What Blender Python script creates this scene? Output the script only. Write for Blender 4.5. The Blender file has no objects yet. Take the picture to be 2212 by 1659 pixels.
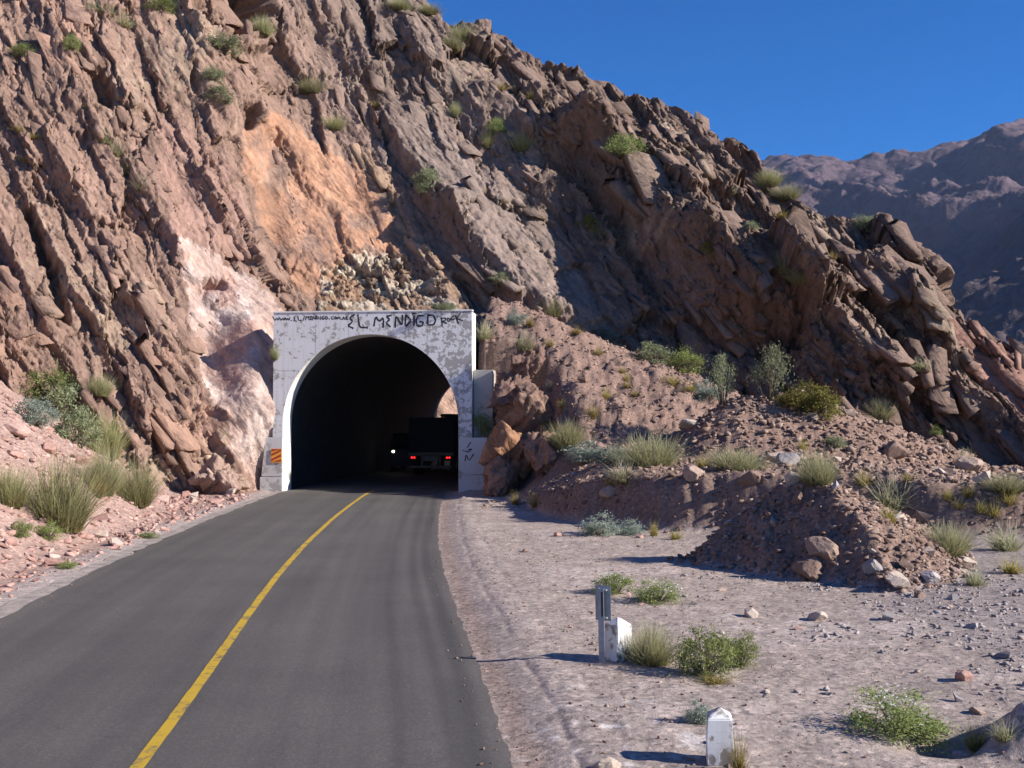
import bpy, bmesh, math, random
import numpy as np
from mathutils import Vector, Matrix, Quaternion

S = bpy.context.scene
COL = S.collection
R = math.radians
rng = np.random.default_rng(7)
random.seed(7)

# ------------------------------------------------------------------ camera
FPX, CX, CY = 2372.0, 1106.0, 829.5        # focal length and centre in picture units (2212 wide)
CAMZ = 3.0
PITCH = math.atan((910.0 - CY) / FPX)
cam_d = bpy.data.cameras.new("camera")
cam_d.sensor_width = 36.0
cam_d.lens = 36.0 * FPX / 2212.0
cam_d.clip_start = 0.1
cam_d.clip_end = 20000
cam = bpy.data.objects.new("camera", cam_d)
COL.objects.link(cam)
cam.location = (0, 0, CAMZ)
cam.rotation_euler = (R(90) + PITCH, 0, 0)
S.camera = cam

# ------------------------------------------------------------------ sky, sun, exposure
SUN_EL = R(28)
SUN_H = Vector((0.963, -0.27)).normalized()
to_sun = Vector((SUN_H.x * math.cos(SUN_EL), SUN_H.y * math.cos(SUN_EL), math.sin(SUN_EL)))
W = bpy.data.worlds.new("World")
S.world = W
W.use_nodes = True
wn = W.node_tree.nodes
bg = wn["Background"]
sky = wn.new("ShaderNodeTexSky")
sky.sky_type = 'NISHITA'
sky.sun_disc = False
sky.sun_elevation = SUN_EL
sky.sun_rotation = math.atan2(SUN_H.x, SUN_H.y)
sky.altitude = 1900
sky.air_density = 1.0
sky.dust_density = 0.0
sky.ozone_density = 4.0
hsv = wn.new("ShaderNodeHueSaturation")
hsv.inputs["Saturation"].default_value = 1.42
W.node_tree.links.new(sky.outputs[0], hsv.inputs["Color"])
W.node_tree.links.new(hsv.outputs[0], bg.inputs[0])
hsv.inputs["Hue"].default_value = 0.512
bg.inputs[1].default_value = 0.085
sun_d = bpy.data.lights.new("sun", 'SUN')
sun_d.energy = 5.0
sun_d.angle = R(0.53)
sun_d.color = (1.0, 0.93, 0.84)
sun = bpy.data.objects.new("sun", sun_d)
COL.objects.link(sun)
sun.rotation_euler = to_sun.to_track_quat('Z', 'Y').to_euler()
S.view_settings.view_transform = 'Standard'
S.view_settings.look = 'None'
S.view_settings.gamma = 1.0
S.view_settings.exposure = 0.85
S.cycles.use_denoising = True
S.cycles.max_bounces = 6
S.cycles.diffuse_bounces = 3
S.cycles.volume_bounces = 0

# ------------------------------------------------------------------ small maths
def ss(a, b, x):
    t = np.clip((x - a) / (b - a), 0, 1)
    return t * t * (3 - 2 * t)

_CP, _SP = math.cos(PITCH), math.sin(PITCH)
def slopes(px, py):
    """picture position -> (x/y, z/y) slopes of its line of sight"""
    a = (px - CX) / FPX
    b = (CY - py) / FPX
    fy = _CP - b * _SP
    fz = _SP + b * _CP
    return a / fy, fz / fy

def project(x, y, z):
    zz = z - CAMZ
    d = y * _CP + zz * _SP
    u = -y * _SP + zz * _CP
    return CX + FPX * x / d, CY - FPX * u / d

def _h(ix, iy, seed):
    a = (ix.astype(np.int64) * 374761393 + iy.astype(np.int64) * 668265263 + seed * 1274126177) & 0xFFFFFFFF
    a = ((a ^ (a >> 13)) * 1274126177) & 0xFFFFFFFF
    a = ((a ^ (a >> 16)) * 2246822519) & 0xFFFFFFFF
    return ((a ^ (a >> 15)) & 0xFFFFFF).astype(np.float32) / 16777216.0

def noise2(x, y, seed=0):
    x = np.asarray(x, np.float32); y = np.asarray(y, np.float32)
    ix = np.floor(x); iy = np.floor(y)
    fx = x - ix; fy = y - iy
    ix = ix.astype(np.int64); iy = iy.astype(np.int64)
    def g(dx, dy):
        a = _h(ix + dx, iy + dy, seed) * 6.2831853
        return np.cos(a) * (fx - dx) + np.sin(a) * (fy - dy)
    u = fx * fx * fx * (fx * (fx * 6 - 15) + 10)
    v = fy * fy * fy * (fy * (fy * 6 - 15) + 10)
    return ((g(0, 0) * (1 - u) + g(1, 0) * u) * (1 - v) + (g(0, 1) * (1 - u) + g(1, 1) * u) * v) * 1.5

def fbm(x, y, oct=4, seed=0, gain=0.5, ridged=False):
    s = 0; a = 1.0; f = 1.0; tot = 0
    for o in range(oct):
        n = noise2(x * f + o * 17.3, y * f - o * 9.1, seed + o)
        if ridged:
            n = 1 - 2 * np.abs(n)
        s = s + a * n; tot += a
        a *= gain; f *= 2.03
    return s / tot

def vor2(x, y, seed):
    """nearest feature point: offset, cell hashes and distance difference to the second"""
    ix = np.floor(x).astype(np.int64); iy = np.floor(y).astype(np.int64)
    b1 = np.full(x.shape, 9e9, np.float32); b2 = b1.copy()
    ox = np.zeros_like(b1); oy = np.zeros_like(b1); r1 = np.zeros_like(b1); r2 = np.zeros_like(b1)
    for dx in (-1, 0, 1):
        for dy in (-1, 0, 1):
            cx = ix + dx; cy = iy + dy
            px = cx + _h(cx, cy, seed); py = cy + _h(cx, cy, seed + 1)
            ex = (x - px).astype(np.float32); ey = (y - py).astype(np.float32)
            d = ex * ex + ey * ey
            m = d < b1
            b2 = np.where(m, b1, np.minimum(b2, d))
            b1 = np.where(m, d, b1)
            ox = np.where(m, ex, ox); oy = np.where(m, ey, oy)
            r1 = np.where(m, _h(cx, cy, seed + 2), r1); r2 = np.where(m, _h(cx, cy, seed + 3), r2)
    return ox, oy, r1, r2, np.sqrt(b2) - np.sqrt(b1)

def poly_sd(px, py, poly):
    """signed distance to a polygon, positive inside"""
    d = np.full(px.shape, 1e18); ins = np.zeros(px.shape, bool)
    n = len(poly)
    for i in range(n):
        ax, ay = poly[i]; bx, by = poly[(i + 1) % n]
        ex, ey = bx - ax, by - ay
        t = np.clip(((px - ax) * ex + (py - ay) * ey) / (ex * ex + ey * ey), 0, 1)
        d = np.minimum(d, (px - ax - t * ex) ** 2 + (py - ay - t * ey) ** 2)
        c = ((ay > py) != (by > py)) & (px < (bx - ax) * (py - ay) / (by - ay + 1e-12) + ax)
        ins ^= c
    d = np.sqrt(d)
    return np.where(ins, d, -d)

# ------------------------------------------------------------------ object helpers
def mesh_np(name, v, faces, mat=None, smooth=False, cols=None, uv=None):
    """v (n,3); faces: (m,k) index array or a list of such"""
    me = bpy.data.meshes.new(name)
    v = np.asarray(v, np.float32)
    fl = faces if isinstance(faces, list) else [faces]
    fl = [np.asarray(f, np.int32) for f in fl if len(f)]
    tot = np.concatenate([np.full(len(f), f.shape[1], np.int32) for f in fl])
    idx = np.concatenate([f.ravel() for f in fl])
    me.vertices.add(len(v)); me.vertices.foreach_set("co", v.ravel())
    me.loops.add(len(idx)); me.loops.foreach_set("vertex_index", idx)
    me.polygons.add(len(tot))
    st = np.zeros(len(tot), np.int32); st[1:] = np.cumsum(tot)[:-1]
    me.polygons.foreach_set("loop_start", st)
    me.polygons.foreach_set("loop_total", tot)
    if smooth:
        me.polygons.foreach_set("use_smooth", np.ones(len(tot), bool))
    me.update(calc_edges=True)
    if cols is not None:
        ca = me.color_attributes.new("Col", 'FLOAT_COLOR', 'POINT')
        c4 = np.ones((len(v), 4), np.float32); c4[:, :3] = cols
        ca.data.foreach_set("color", c4.ravel())
    if uv is not None:
        l = me.uv_layers.new(name="UVMap")
        l.data.foreach_set("uv", np.asarray(uv, np.float32)[idx].ravel())
    if mat:
        me.materials.append(mat)
    return me

def obj(name, me, parent=None, loc=None, rot=None, scale=None):
    o = bpy.data.objects.new(name, me)
    COL.objects.link(o)
    if parent is not None:
        o.parent = parent
    if loc is not None: o.location = loc
    if rot is not None: o.rotation_euler = rot
    if scale is not None: o.scale = scale
    return o

def tag(o, label=None, cat=None, group=None, kind=None):
    if label: o["label"] = label
    if cat: o["category"] = cat
    if group: o["group"] = group
    if kind: o["kind"] = kind
    return o

class MB:
    """collects boxes, prisms and tubes into one mesh"""
    def __init__(s): s.v = []; s.f = []
    def box(s, x0, x1, y0, y1, z0, z1):
        n = len(s.v)
        s.v += [(x0, y0, z0), (x1, y0, z0), (x1, y1, z0), (x0, y1, z0), (x0, y0, z1), (x1, y0, z1), (x1, y1, z1), (x0, y1, z1)]
        s.f += [tuple(n + i for i in q) for q in ((0, 3, 2, 1), (4, 5, 6, 7), (0, 1, 5, 4), (1, 2, 6, 5), (2, 3, 7, 6), (3, 0, 4, 7))]
        return s
    def prism_xz(s, pts, y0, y1):
        """polygon in x,z (counter-clockwise seen from -y), extruded y0..y1"""
        n = len(s.v); k = len(pts)
        s.v += [(x, y0, z) for x, z in pts] + [(x, y1, z) for x, z in pts]
        s.f.append(tuple(n + i for i in range(k)))
        s.f.append(tuple(n + k + i for i in reversed(range(k))))
        for i in range(k):
            j = (i + 1) % k
            s.f.append((n + i, n + k + i, n + k + j, n + j))
        return s
    def tube(s, p0, p1, r0, r1=None, seg=10, caps=True):
        r1 = r0 if r1 is None else r1
        p0 = Vector(p0); p1 = Vector(p1)
        q = (p1 - p0).to_track_quat('Z', 'Y')
        n = len(s.v)
        for p, r in ((p0, r0), (p1, r1)):
            for i in range(seg):
                a = 2 * math.pi * i / seg
                s.v.append(tuple(p + q @ Vector((r * math.cos(a), r * math.sin(a), 0))))
        for i in range(seg):
            j = (i + 1) % seg
            s.f.append((n + i, n + j, n + seg + j, n + seg + i))
        if caps:
            s.f.append(tuple(n + i for i in reversed(range(seg))))
            s.f.append(tuple(n + seg + i for i in range(seg)))
        return s
    def mesh(s, name, mat, bevel=0.0, smooth=False):
        me = bpy.data.meshes.new(name)
        me.from_pydata(s.v, [], s.f)
        if bevel:
            bm = bmesh.new(); bm.from_mesh(me)
            bmesh.ops.bevel(bm, geom=bm.edges[:], offset=bevel, segments=2, affect='EDGES', clamp_overlap=True)
            bm.to_mesh(me); bm.free()
        if smooth:
            for p in me.polygons: p.use_smooth = True
        me.materials.append(mat)
        me.update()
        return me

# ------------------------------------------------------------------ materials
def mat_new(name):
    m = bpy.data.materials.new(name)
    m.use_nodes = True
    nt = m.node_tree
    return m, nt, nt.nodes["Principled BSDF"]

def N(nt, typ, **kw):
    n = nt.nodes.new(typ)
    for k, v in kw.items():
        if k.startswith("i_"):
            n.inputs[k[2:].replace("_", " ")].default_value = v
        else:
            setattr(n, k, v)
    return n

def ramp(nt, fac, stops):
    r = nt.nodes.new("ShaderNodeValToRGB")
    e = r.color_ramp.elements
    while len(e) < len(stops): e.new(0.5)
    for el, (p, c) in zip(e, stops):
        el.position = p
        el.color = c if len(c) == 4 else (*c, 1)
    nt.links.new(fac, r.inputs[0])
    return r

def mixc(nt, a, b, fac, mode='MIX'):
    m = nt.nodes.new("ShaderNodeMix")
    m.data_type = 'RGBA'; m.blend_type = mode
    for sock, v in ((m.inputs[6], a), (m.inputs[7], b), (m.inputs[0], fac)):
        if hasattr(v, "is_output"): nt.links.new(v, sock)
        else: sock.default_value = v if not isinstance(v, tuple) or len(v) == 4 else (*v, 1)
    return m.outputs[2]

def simple(name, col, rough=0.7, metal=0.0, var=0.12, scale=6.0, bump=0.0, emit=None, estr=0):
    m, nt, b = mat_new(name)
    b.inputs["Roughness"].default_value = rough
    b.inputs["Metallic"].default_value = metal
    tc = N(nt, "ShaderNodeTexCoord")
    n = N(nt, "ShaderNodeTexNoise", i_Scale=scale, i_Detail=6.0, i_Roughness=0.65)
    nt.links.new(tc.outputs["Object"], n.inputs["Vector"])
    lo = tuple(max(0, c * (1 - var * 2)) for c in col); hi = tuple(min(1, c * (1 + var * 2)) for c in col)
    r = ramp(nt, n.outputs[0], [(0.25, lo), (0.75, hi)])
    nt.links.new(r.outputs[0], b.inputs["Base Color"])
    if bump:
        bp = N(nt, "ShaderNodeBump", i_Strength=bump, i_Distance=0.02)
        nt.links.new(n.outputs[0], bp.inputs["Height"])
        nt.links.new(bp.outputs[0], b.inputs["Normal"])
    if emit:
        b.inputs["Emission Color"].default_value = (*emit, 1)
        b.inputs["Emission Strength"].default_value = estr
    return m

def attr_rock(name, s1=3.0, s2=14.0, amt=0.35, bump=0.6, dist=0.05, rough=0.92, speck=0.0, facet=None, objcol=False):
    """vertex geology colour x fine grain"""
    m, nt, b = mat_new(name)
    b.inputs["Roughness"].default_value = rough
    b.inputs["Specular IOR Level"].default_value = 0.2
    at = N(nt, "ShaderNodeObjectInfo") if objcol else N(nt, "ShaderNodeAttribute", attribute_name="Col")
    tc = N(nt, "ShaderNodeTexCoord")
    if objcol:      # copies are scaled, so the grain follows the place, not the copy
        gp = N(nt, "ShaderNodeNewGeometry"); tc = type("W", (), {"outputs": {"Object": gp.outputs["Position"]}})
    n1 = N(nt, "ShaderNodeTexNoise", i_Scale=s1, i_Detail=8.0, i_Roughness=0.7)
    n2 = N(nt, "ShaderNodeTexNoise", i_Scale=s2, i_Detail=6.0, i_Roughness=0.7)
    if facet:
        ms_ = N(nt, "ShaderNodeMapping", vector_type='TEXTURE'); ms_.inputs["Rotation"].default_value = (0, R(52), 0); ms_.inputs["Scale"].default_value = (2.6, 1, .8)
        nt.links.new(tc.outputs["Object"], ms_.inputs[0])
    for n in (n1, n2): nt.links.new(ms_.outputs[0] if facet else tc.outputs["Object"], n.inputs["Vector"])
    r1 = ramp(nt, n1.outputs[0], [(0.3, (1 - amt,) * 3), (0.7, (1 + amt,) * 3)])
    r2 = ramp(nt, n2.outputs[0], [(0.3, (1 - amt * .8,) * 3), (0.7, (1 + amt * .8,) * 3)])
    c = mixc(nt, at.outputs["Color"], r1.outputs[0], 1.0, 'MULTIPLY')
    c = mixc(nt, c, r2.outputs[0], 1.0, 'MULTIPLY')
    if speck:
        vo = N(nt, "ShaderNodeTexVoronoi", i_Scale=speck)
        nt.links.new(tc.outputs["Object"], vo.inputs["Vector"])
        hs = N(nt, "ShaderNodeSeparateColor")
        nt.links.new(vo.outputs["Color"], hs.inputs[0])
        r3 = ramp(nt, hs.outputs[0], [(0.0, (0.6, 0.6, 0.62)), (0.25, (0.92,) * 3), (0.8, (1.05,) * 3), (1.0, (1.45, 1.42, 1.4))])
        c = mixc(nt, c, r3.outputs[0], 1.0, 'MULTIPLY')
    nt.links.new(c, b.inputs["Base Color"])
    ad = N(nt, "ShaderNodeMath", operation='ADD')
    nt.links.new(n1.outputs[0], ad.inputs[0]); nt.links.new(n2.outputs[0], ad.inputs[1])
    bp = N(nt, "ShaderNodeBump", i_Strength=bump, i_Distance=dist)
    nt.links.new(ad.outputs[0], bp.inputs["Height"])
    if facet:
        ge = N(nt, "ShaderNodeNewGeometry")
        nrm = ge.outputs["Normal"]
        for fs, fa in facet:
            mp = N(nt, "ShaderNodeMapping", vector_type='TEXTURE'); mp.inputs["Rotation"].default_value = (0, R(52), 0); mp.inputs["Scale"].default_value = (3.0 / fs, 1 / fs, .8 / fs)
            wn_ = N(nt, "ShaderNodeVectorMath", operation='MULTIPLY_ADD'); wn_.inputs[1].default_value = (.3 / fs,) * 3
            nt.links.new(n1.outputs["Color"], wn_.inputs[0]); nt.links.new(tc.outputs["Object"], wn_.inputs[2])
            nt.links.new(wn_.outputs[0], mp.inputs[0])
            vv = N(nt, "ShaderNodeTexVoronoi", i_Scale=1.0); nt.links.new(mp.outputs[0], vv.inputs["Vector"])
            sb = N(nt, "ShaderNodeVectorMath", operation='SUBTRACT'); sb.inputs[1].default_value = (.5, .5, .5)
            nt.links.new(vv.outputs["Color"], sb.inputs[0])
            mu = N(nt, "ShaderNodeVectorMath", operation='MULTIPLY_ADD'); mu.inputs[1].default_value = (fa, fa, fa)
            nt.links.new(sb.outputs[0], mu.inputs[0]); nt.links.new(nrm, mu.inputs[2])
            nz = N(nt, "ShaderNodeVectorMath", operation='NORMALIZE'); nt.links.new(mu.outputs[0], nz.inputs[0])
            nrm = nz.outputs[0]
        nt.links.new(nrm, bp.inputs["Normal"])
    nt.links.new(bp.outputs[0], b.inputs["Normal"])
    return m

M_hill = attr_rock("rock_face", 1.3, 7.0, 0.24, 0.8, 0.08, facet=((1.5, .30), (5.0, .42), (12.0, .40)))
M_slab = attr_rock("rock_slab", 1.3, 7.0, 0.26, 0.8, 0.07, facet=((2.2, .26), (5.5, .40), (12.0, .42)), objcol=True)
M_block = attr_rock("rock_block", 1.3, 7.0, 0.26, 0.8, 0.07, facet=((5.0, .28), (12.0, .34)))
M_ground = attr_rock("dirt", 1.1, 9.0, 0.16, 0.7, 0.04, speck=16.0)
M_mount = attr_rock("mountain_rock", 0.012, 0.05, 0.22, 0.7, 9.0, facet=((.02, .5), (.06, .4)))

def stone_mat(name, cols):
    """loose stone: colour differs from stone to stone"""
    m, nt, b = mat_new(name)
    b.inputs["Roughness"].default_value = 0.9
    b.inputs["Specular IOR Level"].default_value = 0.2
    oi = N(nt, "ShaderNodeObjectInfo")
    at = N(nt, "ShaderNodeAttribute", attribute_name="rnd")
    ad = N(nt, "ShaderNodeMath", operation='ADD')
    nt.links.new(oi.outputs["Random"], ad.inputs[0]); nt.links.new(at.outputs["Fac"], ad.inputs[1])
    fr = N(nt, "ShaderNodeMath", operation='FRACT'); nt.links.new(ad.outputs[0], fr.inputs[0])
    r = ramp(nt, fr.outputs[0], [(i / (len(cols) - 1), c) for i, c in enumerate(cols)])
    tc = N(nt, "ShaderNodeTexCoord")
    n = N(nt, "ShaderNodeTexNoise", i_Scale=5.0, i_Detail=6.0, i_Roughness=0.7)
    nt.links.new(tc.outputs["Object"], n.inputs["Vector"])
    r2 = ramp(nt, n.outputs[0], [(0.3, (.75,) * 3), (0.7, (1.25,) * 3)])
    c = mixc(nt, r.outputs[0], r2.outputs[0], 1.0, 'MULTIPLY')
    nt.links.new(c, b.inputs["Base Color"])
    bp = N(nt, "ShaderNodeBump", i_Strength=0.5, i_Distance=0.03)
    nt.links.new(n.outputs[0], bp.inputs["Height"]); nt.links.new(bp.outputs[0], b.inputs["Normal"])
    return m
M_stone = stone_mat("brown_stone", [(.15, .098, .076), (.24, .160, .125), (.19, .127, .10), (.37, .275, .22), (.21, .14, .11), (.29, .205, .16)])
M_stone_pink = stone_mat("pink_stone", [(.30, .17, .14), (.42, .27, .23), (.36, .21, .17), (.50, .36, .31)])
M_stone_pale = stone_mat("pale_stone", [(.40, .32, .26), (.47, .39, .33), (.33, .25, .20)])
M_stone_grey = stone_mat("grey_stone", [(.27, .24, .23), (.36, .32, .31), (.22, .19, .18)])

# asphalt
def make_asphalt():
    m, nt, b = mat_new("asphalt")
    uv = N(nt, "ShaderNodeUVMap")
    tc = N(nt, "ShaderNodeTexCoord")
    mp = N(nt, "ShaderNodeMapping"); mp.inputs["Scale"].default_value = (1.15, 0.03, 1)
    nt.links.new(uv.outputs[0], mp.inputs[0])
    n1 = N(nt, "ShaderNodeTexNoise", i_Scale=1.0, i_Detail=5.0, i_Roughness=0.6)
    nt.links.new(mp.outputs[0], n1.inputs["Vector"])
    n2 = N(nt, "ShaderNodeTexNoise", i_Scale=60.0, i_Detail=4.0, i_Roughness=0.7)
    nt.links.new(tc.outputs["Object"], n2.inputs["Vector"])
    n3 = N(nt, "ShaderNodeTexNoise", i_Scale=0.35, i_Detail=5.0, i_Roughness=0.6)
    nt.links.new(tc.outputs["Object"], n3.inputs["Vector"])
    c = ramp(nt, n1.outputs[0], [(0.3, (.066, .061, .059)), (0.52, (.094, .087, .081)), (0.72, (.118, .108, .099))]).outputs[0]
    c = mixc(nt, c, ramp(nt, n2.outputs[0], [(.3, (.72,) * 3), (.7, (1.28,) * 3)]).outputs[0], 1.0, 'MULTIPLY')
    c = mixc(nt, c, ramp(nt, n3.outputs[0], [(.3, (.86,) * 3), (.7, (1.16, 1.14, 1.12))]).outputs[0], 1.0, 'MULTIPLY')
    # tyre marks: thin darker bands that wander along the outer lane
    sp = N(nt, "ShaderNodeSeparateXYZ"); nt.links.new(uv.outputs[0], sp.inputs[0])
    mpw = N(nt, "ShaderNodeMapping"); mpw.inputs["Scale"].default_value = (0.0, 0.05, 1)
    nt.links.new(uv.outputs[0], mpw.inputs[0])
    for k, (u0, w, s) in enumerate(((2.95, .09, .42), (2.62, .075, .28), (2.25, .06, .20), (1.15, .09, .15), (-2.6, .2, .16), (-1.0, .2, .14))):
        nw = N(nt, "ShaderNodeTexNoise", i_Scale=1.0, i_Detail=0.0)
        mo = N(nt, "ShaderNodeVectorMath", operation='ADD'); mo.inputs[1].default_value = (k * 7.3, k * 3.1, 0)
        nt.links.new(mpw.outputs[0], mo.inputs[0]); nt.links.new(mo.outputs[0], nw.inputs["Vector"])
        a = N(nt, "ShaderNodeMath", operation='MULTIPLY_ADD'); a.inputs[1].default_value = 0.55; a.inputs[2].default_value = u0 - 0.27
        nt.links.new(nw.outputs[0], a.inputs[0])
        d = N(nt, "ShaderNodeMath", operation='SUBTRACT'); nt.links.new(sp.outputs[0], d.inputs[0]); nt.links.new(a.outputs[0], d.inputs[1])
        ab = N(nt, "ShaderNodeMath", operation='ABSOLUTE'); nt.links.new(d.outputs[0], ab.inputs[0])
        mr = N(nt, "ShaderNodeMapRange", interpolation_type='SMOOTHSTEP')
        mr.inputs["From Min"].default_value = w * 2.2; mr.inputs["From Max"].default_value = w * 0.2
        mr.inputs["To Min"].default_value = 0; mr.inputs["To Max"].default_value = s
        nt.links.new(ab.outputs[0], mr.inputs["Value"])
        c = mixc(nt, c, (.026, .025, .027), mr.outputs[0])
    # dust along the edges
    ed = N(nt, "ShaderNodeMapRange"); ed.inputs["From Min"].default_value = 3.1; ed.inputs["From Max"].default_value = 3.32
    ed.inputs["To Max"].default_value = 0.45
    nt.links.new(sp.outputs[0], ed.inputs["Value"])
    c = mixc(nt, c, (.19, .155, .135), ed.outputs[0])
    vo = N(nt, "ShaderNodeTexVoronoi", i_Scale=38.0)
    nt.links.new(tc.outputs["Object"], vo.inputs["Vector"])
    c = mixc(nt, c, ramp(nt, vo.outputs["Color"], [(.1, (.88,) * 3), (.6, (1.0,) * 3), (.97, (1.25, 1.24, 1.22))]).outputs[0], 1.0, 'MULTIPLY')
    vc = N(nt, "ShaderNodeTexVoronoi", feature='DISTANCE_TO_EDGE', i_Scale=0.42)
    nd = N(nt, "ShaderNodeTexNoise", i_Scale=1.6, i_Detail=5.0)
    nt.links.new(tc.outputs["Object"], nd.inputs["Vector"])
    mvn = N(nt, "ShaderNodeVectorMath", operation='MULTIPLY_ADD'); mvn.inputs[1].default_value = (1.1,) * 3
    nt.links.new(nd.outputs["Color"], mvn.inputs[0]); nt.links.new(tc.outputs["Object"], mvn.inputs[2]); nt.links.new(mvn.outputs[0], vc.inputs["Vector"])
    ck = ramp(nt, vc.outputs["Distance"], [(0.0, (.35,) * 3), (.010, (0,) * 3)])
    gate = ramp(nt, n3.outputs[0], [(.5, (0,) * 3), (.62, (1,) * 3)])
    ckm = mixc(nt, (0, 0, 0), ck.outputs[0], gate.outputs[0])
    c = mixc(nt, c, (.02, .02, .02), ckm)
    nt.links.new(c, b.inputs["Base Color"])
    b.inputs["Roughness"].default_value = 0.78
    b.inputs["Specular IOR Level"].default_value = 0.35
    bp = N(nt, "ShaderNodeBump", i_Strength=0.35, i_Distance=0.006)
    nt.links.new(n2.outputs[0], bp.inputs["Height"]); nt.links.new(bp.outputs[0], b.inputs["Normal"])
    return m
M_asphalt = make_asphalt()

def worn_paint(name, paint, under, lo, hi, scale=3.0, xgrad=None, rough=0.75, stretch=(1, 1, 1), runs=False):
    """paint flaked off in ragged patches; xgrad = (x0, x1, gain) lets more flake off towards one side"""
    m, nt, b = mat_new(name)
    tc = N(nt, "ShaderNodeTexCoord")
    mp = N(nt, "ShaderNodeMapping"); mp.inputs["Scale"].default_value = stretch
    nt.links.new(tc.outputs["Object"], mp.inputs[0])
    n = N(nt, "ShaderNodeTexNoise", i_Scale=scale, i_Detail=10.0, i_Roughness=0.62, i_Distortion=0.4)
    n2 = N(nt, "ShaderNodeTexNoise", i_Scale=scale * 0.28, i_Detail=4.0, i_Roughness=0.6)
    n3 = N(nt, "ShaderNodeTexNoise", i_Scale=scale * 9, i_Detail=4.0)
    for q in (n, n2, n3): nt.links.new(mp.outputs[0], q.inputs["Vector"])
    ad = N(nt, "ShaderNodeMath", operation='MULTIPLY_ADD'); ad.inputs[1].default_value = 0.8
    nt.links.new(n2.outputs[0], ad.inputs[0]); nt.links.new(n.outputs[0], ad.inputs[2])
    v = ad.outputs[0]
    if xgrad:
        sx = N(nt, "ShaderNodeSeparateXYZ"); nt.links.new(tc.outputs["Object"], sx.inputs[0])
        mr = N(nt, "ShaderNodeMapRange"); mr.inputs["From Min"].default_value = xgrad[0]; mr.inputs["From Max"].default_value = xgrad[1]
        mr.inputs["To Max"].default_value = xgrad[2]
        nt.links.new(sx.outputs[0], mr.inputs["Value"])
        a2 = N(nt, "ShaderNodeMath", operation='ADD'); nt.links.new(v, a2.inputs[0]); nt.links.new(mr.outputs[0], a2.inputs[1])
        v = a2.outputs[0]
    k = ramp(nt, v, [(0.0, (0, 0, 0)), (1.0, (1, 1, 1))])
    mr2 = N(nt, "ShaderNodeMapRange"); mr2.inputs["From Min"].default_value = lo; mr2.inputs["From Max"].default_value = hi
    nt.links.new(v, mr2.inputs["Value"])
    pc = mixc(nt, tuple(c * .86 for c in paint), paint, n3.outputs[0])
    pc = mixc(nt, pc, tuple(c * f for c, f in zip(paint, (.80, .78, .74))), ramp(nt, n2.outputs[0], [(.45, (0, 0, 0)), (.7, (.8,) * 3)]).outputs[0])
    uc = mixc(nt, tuple(c * .75 for c in under), tuple(c * 1.2 for c in under), n3.outputs[0])
    c = mixc(nt, pc, uc, mr2.outputs[0])
    if runs:
        mpr = N(nt, "ShaderNodeMapping"); mpr.inputs["Scale"].default_value = (3.2, 1, .22)
        nt.links.new(tc.outputs["Object"], mpr.inputs[0])
        nr_ = N(nt, "ShaderNodeTexNoise", i_Scale=2.0, i_Detail=5.0, i_Roughness=.6); nt.links.new(mpr.outputs[0], nr_.inputs["Vector"])
        c = mixc(nt, c, (.42, .37, .32), ramp(nt, nr_.outputs[0], [(.52, (0,) * 3), (.75, (.55,) * 3)]).outputs[0])
        wv = N(nt, "ShaderNodeTexWave", bands_direction='Z', i_Scale=2.2, i_Distortion=.25); nt.links.new(tc.outputs["Object"], wv.inputs["Vector"])
        c = mixc(nt, c, (.45, .43, .41), ramp(nt, wv.outputs["Fac"], [(0.0, (.16,) * 3), (.05, (0,) * 3)]).outputs[0])
    nt.links.new(c, b.inputs["Base Color"])
    b.inputs["Roughness"].default_value = rough
    inv = N(nt, "ShaderNodeMath", operation='SUBTRACT'); inv.inputs[0].default_value = 1
    nt.links.new(mr2.outputs[0], inv.inputs[1])
    bp = N(nt, "ShaderNodeBump", i_Strength=0.4, i_Distance=0.006)
    nt.links.new(inv.outputs[0], bp.inputs["Height"]); nt.links.new(bp.outputs[0], b.inputs["Normal"])
    return m

M_yellow = worn_paint("yellow_road_paint", (.50, .32, .022), (.10, .09, .08), 0.93, 1.12, 9.0)
M_portal = worn_paint("flaking_white_paint", (.78, .78, .775), (.37, .35, .335), .985, 1.01, 5.5, (-1.5, 4.2, .11), runs=True)
M_reveal = worn_paint("white_painted_concrete", (.82, .81, .76), (.48, .45, .40), 1.1, 1.2, 2.0)
M_concrete = worn_paint("stained_concrete", (.50, .47, .43), (.30, .27, .24), 0.85, 1.05, 1.2)
M_concrete_base = worn_paint("dusty_white_concrete", (.66, .65, .63), (.40, .37, .34), 0.98, 1.06, 2.2)
M_bollard = worn_paint("white_bollard_paint", (.80, .79, .77), (.30, .25, .21), 0.91, 1.0, 8.0, runs=True)
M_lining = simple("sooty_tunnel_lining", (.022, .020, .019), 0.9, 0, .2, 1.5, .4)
M_graffiti = simple("black_spray_paint", (.018, .018, .020), 0.6, 0, .2, 20)
M_red = simple("red_reflective_paint", (.42, .03, .02), .5, 0, .08)
M_signyellow = simple("amber_reflective_paint", (.75, .36, .03), .5, 0, .08)
M_galv = simple("galvanised_steel", (.33, .36, .39), .55, 0.5, .12, 12, .1)
M_black = simple("dark_bracket_steel", (.03, .028, .028), .6, 0.2, .1)

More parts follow.
